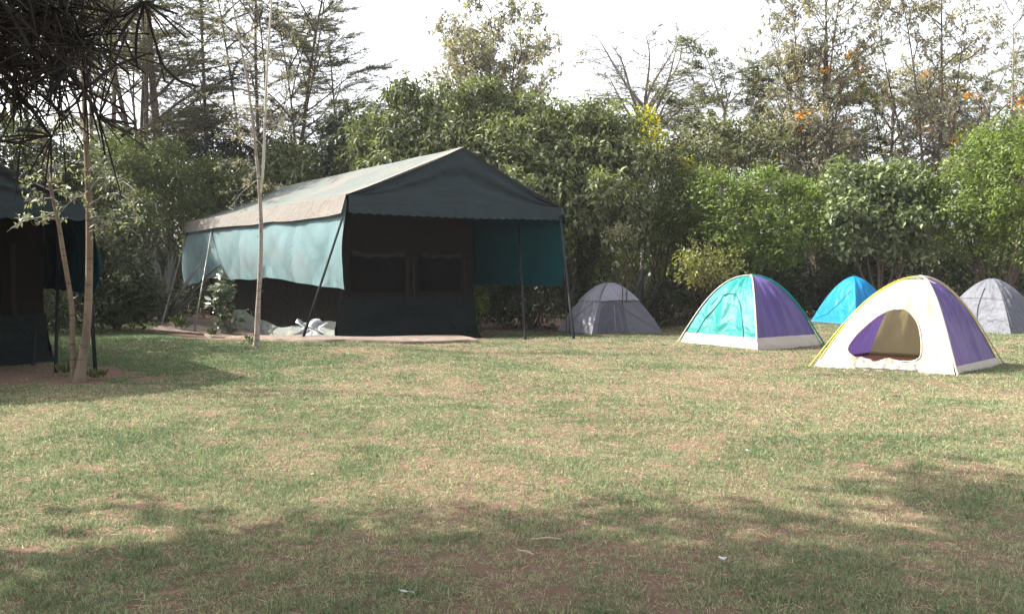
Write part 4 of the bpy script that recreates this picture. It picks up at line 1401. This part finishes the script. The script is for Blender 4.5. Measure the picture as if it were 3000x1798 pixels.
def forked_sapling():
    b = gp(228, 1118)
    Y = b[1]
    root = thing('sapling', 'forked sapling with two tan trunks and silvery leaves beside the left tent', 'tree', b)
    off = -b
    t1 = np.array([b + [0, 0, -0.08], at(240, 1060, Y), at(256, 960, Y), at(262, 800, Y + .03), at(262, 640, Y + .08), at(256, 480, Y + .1), at(247, 300, Y + .1), at(240, 120, Y + .1), at(236, -120, Y)])
    t2 = np.array([b + [-0.05, 0.02, -0.08], at(213, 1040, Y), at(212, 900, Y), at(192, 780, Y - .05), at(170, 640, Y - .1), at(150, 560, Y - .15), at(135, 470, Y - .2), at(128, 380, Y - .2)])
    for P, r in ((t1, np.array([.085, .052, .046, .042, .038, .034, .03, .026, .02])), (t2, np.array([.05, .032, .029, .027, .024, .02, .016, .01]))):
        k = np.linspace(0, len(P) - 1, 40)
        S = np.stack([np.interp(k, np.arange(len(P)), P[:, c]) for c in range(3)], 1)
        for _ in range(3):
            S[1:-1] = (S[:-2] + S[1:-1] * 2 + S[2:]) / 4
        mb = MB()
        mb.tube(S, np.interp(k, np.arange(len(P)), r), 10)
        mb.build('trunk', M['bark_pale'], root, True).location = tuple(off)
    wb, lb = MB(), MB()
    J = lambda px, py, dy=0: at(px, py, Y + dy)
    for s, e in [(J(262, 600), J(385, 590, -.3)), (J(385, 590, -.3), J(395, 640, -.4)), (J(262, 560), J(330, 520, -.2)), (J(330, 520, -.2), J(398, 560, -.4)), (J(262, 680), J(350, 650, .2)), (J(258, 560), J(180, 620, -.3)),
                 (J(152, 560, -.15), J(40, 520, -.5)), (J(155, 580, -.15), J(70, 590, -.4)), (J(150, 560), J(230, 590, .2)), (J(135, 470, -.2), J(160, 540, -.4)), (J(130, 420, -.2), J(60, 400, -.3)), (J(170, 640), J(100, 660, -.3)),
                 (J(260, 500), J(330, 460, .2)), (J(262, 640), J(410, 690, .1)), (J(165, 620), J(20, 680, -.4)), (J(140, 500), J(210, 470, .2)), (J(250, 400), J(180, 380, .2)), (J(250, 380), J(330, 400, .2))]:
        branchlets(lb, wb, s, e, 0.010, 5, 0.075, 0.030, 4, 0.10, 0.20)
    wb.build('branches', M['bark_grey'], root, True).location = tuple(off)
    lb.build('leaves', M['leaf_silver'], root).location = tuple(off)
forked_sapling()

def thin_sapling():
    b = gp(752, 1016)
    Y = b[1]
    root = thing('sapling', 'slender straight sapling with mottled trunk in front of the large tent', 'tree', b)
    off = tuple(-b)
    J = lambda px, py, dy=0: at(px, py, Y + dy)
    def trunk(P, r, mat):
        P = np.array(P)
        k = np.linspace(0, len(P) - 1, 46)
        S = np.stack([np.interp(k, np.arange(len(P)), P[:, c]) for c in range(3)], 1)
        for _ in range(3):
            S[1:-1] = (S[:-2] + S[1:-1] * 2 + S[2:]) / 4
        mb = MB()
        mb.tube(S, np.interp(k, np.arange(len(P)), r) * (1 + 0.06 * np.sin(k * 5)), 10)
        mb.build('trunk', mat, root, True).location = off
    trunk([b + [0, 0, -0.1], J(752, 985), J(757, 880), J(764, 760), J(765, 640), J(760, 560), J(757, 510), J(748, 430), J(738, 330), J(722, 220), J(700, 110), J(680, 0), J(668, -120)], [.085, .050, .043, .039, .036, .033, .03, .026, .023, .02, .016, .013, .009], M['bark_sapling'])
    trunk([J(762, 570), J(769, 520), J(774, 430), J(778, 300), J(785, 150), J(795, 20), J(803, -120)], [.024, .028, .026, .023, .02, .017, .013], M['bark_white'])
    wb, lb = MB(), MB()
    for s, e in [(J(745, 500), J(640, 480, -.3)), (J(750, 530), J(690, 590, -.3)), (J(748, 500), J(700, 560, -.2)), (J(768, 540), J(800, 560, -.1)), (J(740, 420), J(650, 400, .3)), (J(735, 330), J(620, 300, .2)), (J(778, 300), J(860, 240, .2)),
                 (J(780, 200), J(870, 120, .3)), (J(720, 220), J(620, 150, -.2)), (J(705, 120), J(610, 40, .2)), (J(785, 120), J(850, 40, 0)), (J(775, 400), J(840, 380, .2)), (J(700, 100), J(740, 20, 0)), (J(740, 380), J(690, 350, .2))]:
        branchlets(lb, wb, s, e, 0.010, 11, 0.055, 0.020, 4, 0.08, 0.34)
    rr = np.random.default_rng(5)
    for k in range(26):
        py = rr.uniform(-60, 440)
        f = (py + 120) / 640
        sx = (668 + 85 * f) if k % 2 else (803 - 30 * f)
        sg = rr.choice([-1, 1])
        ex = sx + sg * rr.uniform(50, 130)
        branchlets(lb, wb, J(sx, py), J(ex, py - rr.uniform(10, 80), rr.uniform(-.5, .5)), 0.009, 6, 0.05, 0.018, 3, 0.06, 0.28)
    # spiky dead side twigs on the trunk, root sprouts
    A = [J(762, 700), J(760, 800), J(757, 860), J(752, 980), J(748, 985), J(757, 640), J(764, 590)]
    Bq = [J(752, 690), J(775, 780), J(772, 850), J(735, 910), J(728, 960), J(745, 650), J(778, 575)]
    wb.twigs(A, Bq, 0.009, 0.004)
    wb.build('branches', M['bark_grey'], root, True).location = off
    lb.build('leaves', M['leaf_grey'], root).location = off
thin_sapling()

def citrus_plant():
    b = gp(650, 980)
    Y = b[1]
    root = thing('young_tree', 'small glossy leaved plant beside the left curtain of the large tent', 'plant', b)
    off = tuple(-b)
    wb, lb = MB(), MB()
    J = lambda px, py, dy=0: at(px, py, Y + dy)
    for P in ([b, J(650, 900), J(648, 840), J(646, 795)], [b, J(655, 930), J(668, 870)], [b, J(640, 920), J(620, 880)], [J(650, 900), J(632, 840)], [J(650, 880), J(680, 840)], [b, J(690, 960), J(705, 920)]):
        wb.tube(np.array(P), np.linspace(0.014, 0.006, len(P)), 6)
        q = np.linspace(0.2, 1, 9)
        S = np.stack([np.interp(q * (len(P) - 1), np.arange(len(P)), np.array(P)[:, c]) for c in range(3)], 1)
        for s in S:
            m_ = 4
            d = rvec(m_)
            d[:, 2] = np.abs(d[:, 2]) * 0.5 - 0.15
            lb.leaves(s + d * 0.03, d, unit(UP * 0.6 + np.array([-0.6, -0.8, 0]) + rvec(m_) * 0.45), rng.uniform(0.16, 0.27, m_), 0.115, 0.12, 0.25)
    wb.build('stems', M['bark_grey'], root, True).location = off
    lb.build('leaves', M['leaf_citrus'], root).location = off
citrus_plant()

# weeds along the edge of the concrete base
def weed(px, py, h, k, label):
    b = gp(px, py)
    mb = MB()
    d = unit(rvec(k) * np.array([1, 1, 0.3]) + UP * 0.9)
    c = rvec(k) * np.array([0.10, 0.10, 0.0]) + UP * 0.02 + np.abs(rvec(k)[:, 2:3]) * UP * h * 0.5
    mb.leaves(c, d, rvec(k), h * rng.uniform(0.4, 0.8, k), 0.03, 0.1, 0.3)
    o = mb.build('weed', M['leaf_mid'])
    o.location = tuple(b)
    tag(o, label, 'weed', 'weeds round the concrete base')
weed(525, 968, 0.42, 50, 'tall weed on the far left end of the concrete base')
weed(620, 985, 0.22, 60, 'low weed at the foot of the glossy leaved plant')
weed(740, 1008, 0.18, 50, 'weed tuft at the foot of the slender straight sapling')
weed(1045, 990, 0.16, 24, 'tiny weed at the foot of the dark front skirt of the large tent')
weed(198, 1100, 0.16, 60, 'weed tuft left of the forked sapling base')
weed(285, 1112, 0.12, 60, 'weed tuft right of the forked sapling base')

# --- dark finger-leaved tree hanging in from the upper left
def finger_tree():
    base = np.array([-4.9, 4.6, float(ground(-4.9, 4.6)) - 0.05])
    root = thing('finger_leaf_tree', 'dark tree with long finger leaves hanging into the upper left corner', 'tree', base)
    off = tuple(-base)
    wb, lb = MB(), MB()
    crown_c = np.array([-4.3, 4.6, 3.9])
    T = limb(base, crown_c, 8, 0.04)
    wb.tube(T, np.linspace(0.15, 0.07, 8), 10)
    ros = [(420, 8, 4.3), (250, 262, 4.2), (290, 345, 4.1), (330, 40, 4.4), (210, 120, 4.3), (150, 200, 4.5), (60, 300, 4.2), (180, 330, 4.6), (100, 90, 4.0), (20, 180, 4.4), (280, 150, 4.6), (60, 420, 4.6), (150, 400, 4.2)]
    for _ in range(125):
        px = -120 + 360 * rng.uniform() ** 1.15
        ros.append((px, rng.uniform(-330, 265 - 0.35 * max(px, 0)), rng.uniform(3.7, 5.6)))
    for _ in range(26):
        ros.append((rng.uniform(-500, -100), rng.uniform(-500, 350), rng.uniform(3.4, 5.6)))
    for i, (px, py, d) in enumerate(ros):
        c = at(px, py, d)
        s = T[rng.integers(5, 8)] + rvec(1)[0] * 0.25
        P = limb(s, c, 8, 0.10, 0.08)
        wb.tube(P, np.linspace(0.018, 0.008, 8), 5)
        k = int(rng.integers(9, 15))
        hang = P[-1] - P[-3]
        for j in range(k):
            d0 = unit(rvec(1)[0] + unit(hang) * 0.3 - UP * 0.05)
            ln = rng.uniform(0.16, 0.36)
            q = np.linspace(0, 1, 6)
            ctr = c + d0 * (ln * q)[:, None] - UP * (ln * 0.12 * q ** 2)[:, None]
            side = unit(np.cross(d0, UP + 0.2 * rvec(1)[0]))
            w = 0.0075 * (0.35 + 1.0 * np.sin(np.pi * np.clip(q * 0.85 + 0.1, 0, 1)))
            up2 = np.cross(side, d0) * 0.004
            G = np.stack([ctr + side * w[:, None] * 0.5, ctr - up2, ctr - side * w[:, None] * 0.5, ctr + up2, ctr + side * w[:, None] * 0.5], 1)
            lb.grid(G)
    # long bare arms of the rosettes that hang lowest into view
    for d, arms in ((4.3, [[(425, 5), (402, 80), (398, 150), (402, 195), (425, 215)], [(425, 5), (448, 100), (478, 195), (520, 235), (575, 252)], [(425, 5), (480, 50), (545, 112)], [(425, 5), (470, 25), (520, 42)], [(425, 5), (370, 45), (300, 60)]]),
                    (4.2, [[(247, 262), (290, 345), (308, 455)], [(247, 262), (300, 290), (360, 320)], [(247, 262), (320, 300), (350, 316), (398, 365)], [(247, 262), (330, 200), (375, 90)], [(247, 262), (330, 195), (440, 155)], [(290, 345), (340, 355), (400, 366)], [(290, 345), (335, 372), (392, 396)], [(355, 400), (395, 372)], [(247, 262), (225, 300), (190, 330)]])):
        for a in arms:
            pts = np.array([at(x_, y_, d + 0.05 * k_) for k_, (x_, y_) in enumerate(a)])
            kk = np.linspace(0, len(pts) - 1, 14)
            wb.tube(np.stack([np.interp(kk, np.arange(len(pts)), pts[:, c]) for c in range(3)], 1), np.linspace(0.008, 0.0055, 14), 5)
    wb.build('branches', M['bark_dark'], root, True).location = off
    lb.build('leaves', M['leaf_finger'], root, True).location = off
finger_tree()

# --- trees left of the frame that throw the shade on the near lawn and on the left tent
def shade_tree(label, base, lobes, n):
    base = np.asarray(base, float)
    root = thing('shade_tree', label, 'tree', base)
    mb, sb = MB(), MB()
    crown(mb, [(np.array(c), np.array(r)) for c, r in lobes], n, 9, 0.26, 0.12, cr=0.35, droop=0.2, sub=0)
    mb.build('crown', M['leaf_mid'], root).location = tuple(-base)
    stems(sb, base, [(np.array(c), np.array(r)) for c, r in lobes], 0.14, 12)
    sb.build('trunk', M['bark'], root, True).location = tuple(-base)
shade_tree('broad crowned tree beside the camera shading the near lawn', (-8.5, 2.0, 0), [((-9.5, 2.7, 6.2), (2.6, 2.9, 1.6)), ((-6.2, 3.2, 6.6), (2.6, 2.9, 1.5)), ((-3.4, 4.5, 6.9), (2.0, 2.6, 1.2)), ((-7.5, 1.0, 6.6), (3.5, 2.5, 1.6)), ((-3.8, 1.6, 7.0), (2.6, 2.4, 1.4))], 6500)
shade_tree('leafy tree beside the left tent, outside the view', (-14.5, 13.0, 0), [((-14.5, 13, 5.5), (3.0, 3.2, 2.4)), ((-13.0, 16.5, 5.2), (2.8, 2.8, 2.2)), ((-15, 10, 5.4), (2.6, 2.6, 2.0))], 1700)
shade_tree('leafy tree behind the left tent, outside the view', (-19.0, 21.0, 0), [((-19.0, 21, 4.0), (2.6, 2.8, 2.0)), ((-17.5, 24.5, 3.8), (2.2, 2.6, 1.8))], 1000)

# --- litter and twigs on the lawn
M['paper'] = plain('white_paper', (0.45, 0.46, 0.47), 0.7, 0, 0.05)
M['twig_pale'] = plain('bleached_twig', (0.45, 0.36, 0.26), 0.9)
M['twig_dark'] = plain('dark_twig', (0.07, 0.05, 0.04), 0.9)
def scrap(px, py, w, l, seed, label, mat='paper', h=0.004, kind='paper_scrap', cat='paper scrap'):
    b = gp(px, py)
    u, v = np.meshgrid(np.linspace(-0.5, 0.5, 8), np.linspace(-0.5, 0.5, 7), indexing='ij')
    r = np.random.default_rng(seed)
    z = h * np.sin(u * r.uniform(4, 9) + r.uniform(0, 3)) * np.sin(v * r.uniform(4, 9) + 1) + h + 0.012
    e = 1 - 0.25 * np.sin(np.arctan2(v, u) * 3 + seed)
    mb = MB()
    mb.grid(np.stack([u * w * e, v * l * e, z], -1))
    o = mb.build(kind, M[mat])
    o.location = tuple(b)
    o.rotation_euler = (0.12, 0, seed * 1.3)
    tag(o, label, cat, 'scraps lying on the lawn')
def stick(px, py, ln, rz, mat, label):
    b = gp(px, py)
    q = np.linspace(-0.5, 0.5, 8)
    mb = MB()
    mb.tube(np.stack([q * ln, 0.003 * np.sin(q * 9), 0.024 + 0.003 * np.cos(q * 6)], 1), 0.004, 6)
    o = mb.build('twig', M[mat], None, True)
    o.location = tuple(b)
    o.rotation_euler = (0, 0, rz)
    tag(o, label, 'twig', 'twigs lying on the lawn')
scrap(2116, 1643, 0.035, 0.03, 1, 'small white scrap in the shaded foreground grass')
scrap(1190, 1742, 0.07, 0.012, 2, 'thin white strip of litter near the bottom edge of the lawn')
scrap(916, 1394, 0.03, 0.025, 3, 'pale torn scrap on the sunlit straw left of the middle')
scrap(2190, 1324, 0.028, 0.02, 4, 'small white scrap on the sunlit lawn right of the middle')
scrap(2626, 1165, 0.07, 0.06, 5, 'dark curled leaf on the lawn in front of the white fronted tent', 'twig_dark', 0.012, 'dry_leaf', 'leaf')
stick(1600, 1590, 0.15, 0.05, 'twig_pale', 'straight pale twig lying level in the shaded grass')
stick(1540, 1630, 0.10, -0.7, 'twig_pale', 'short slanting pale twig in the shaded grass')

# ------------------------------------------------------------------ added thin volume imitating lens glare over the camp
def glare_haze():
    mb = MB()
    mb.box((0, 22, 9.0), (60, 45, 10.6))
    m = bpy.data.materials.new('glare_haze')
    m.use_nodes = True
    n = m.node_tree
    n.nodes.clear()
    out = n.nodes.new('ShaderNodeOutputMaterial')
    v = n.nodes.new('ShaderNodeVolumePrincipled')
    v.inputs['Color'].default_value = (0.93, 0.95, 1.0, 1)
    v.inputs['Density'].default_value = 0.00045
    v.inputs['Anisotropy'].default_value = 0.2
    n.links.new(v.outputs[0], out.inputs['Volume'])
    o = mb.build('glare_haze', m)
    o['kind'] = 'stuff'
    tag(o, 'added thin pale veil over the whole camp, standing in for lens glare', 'glare_haze')
glare_haze()
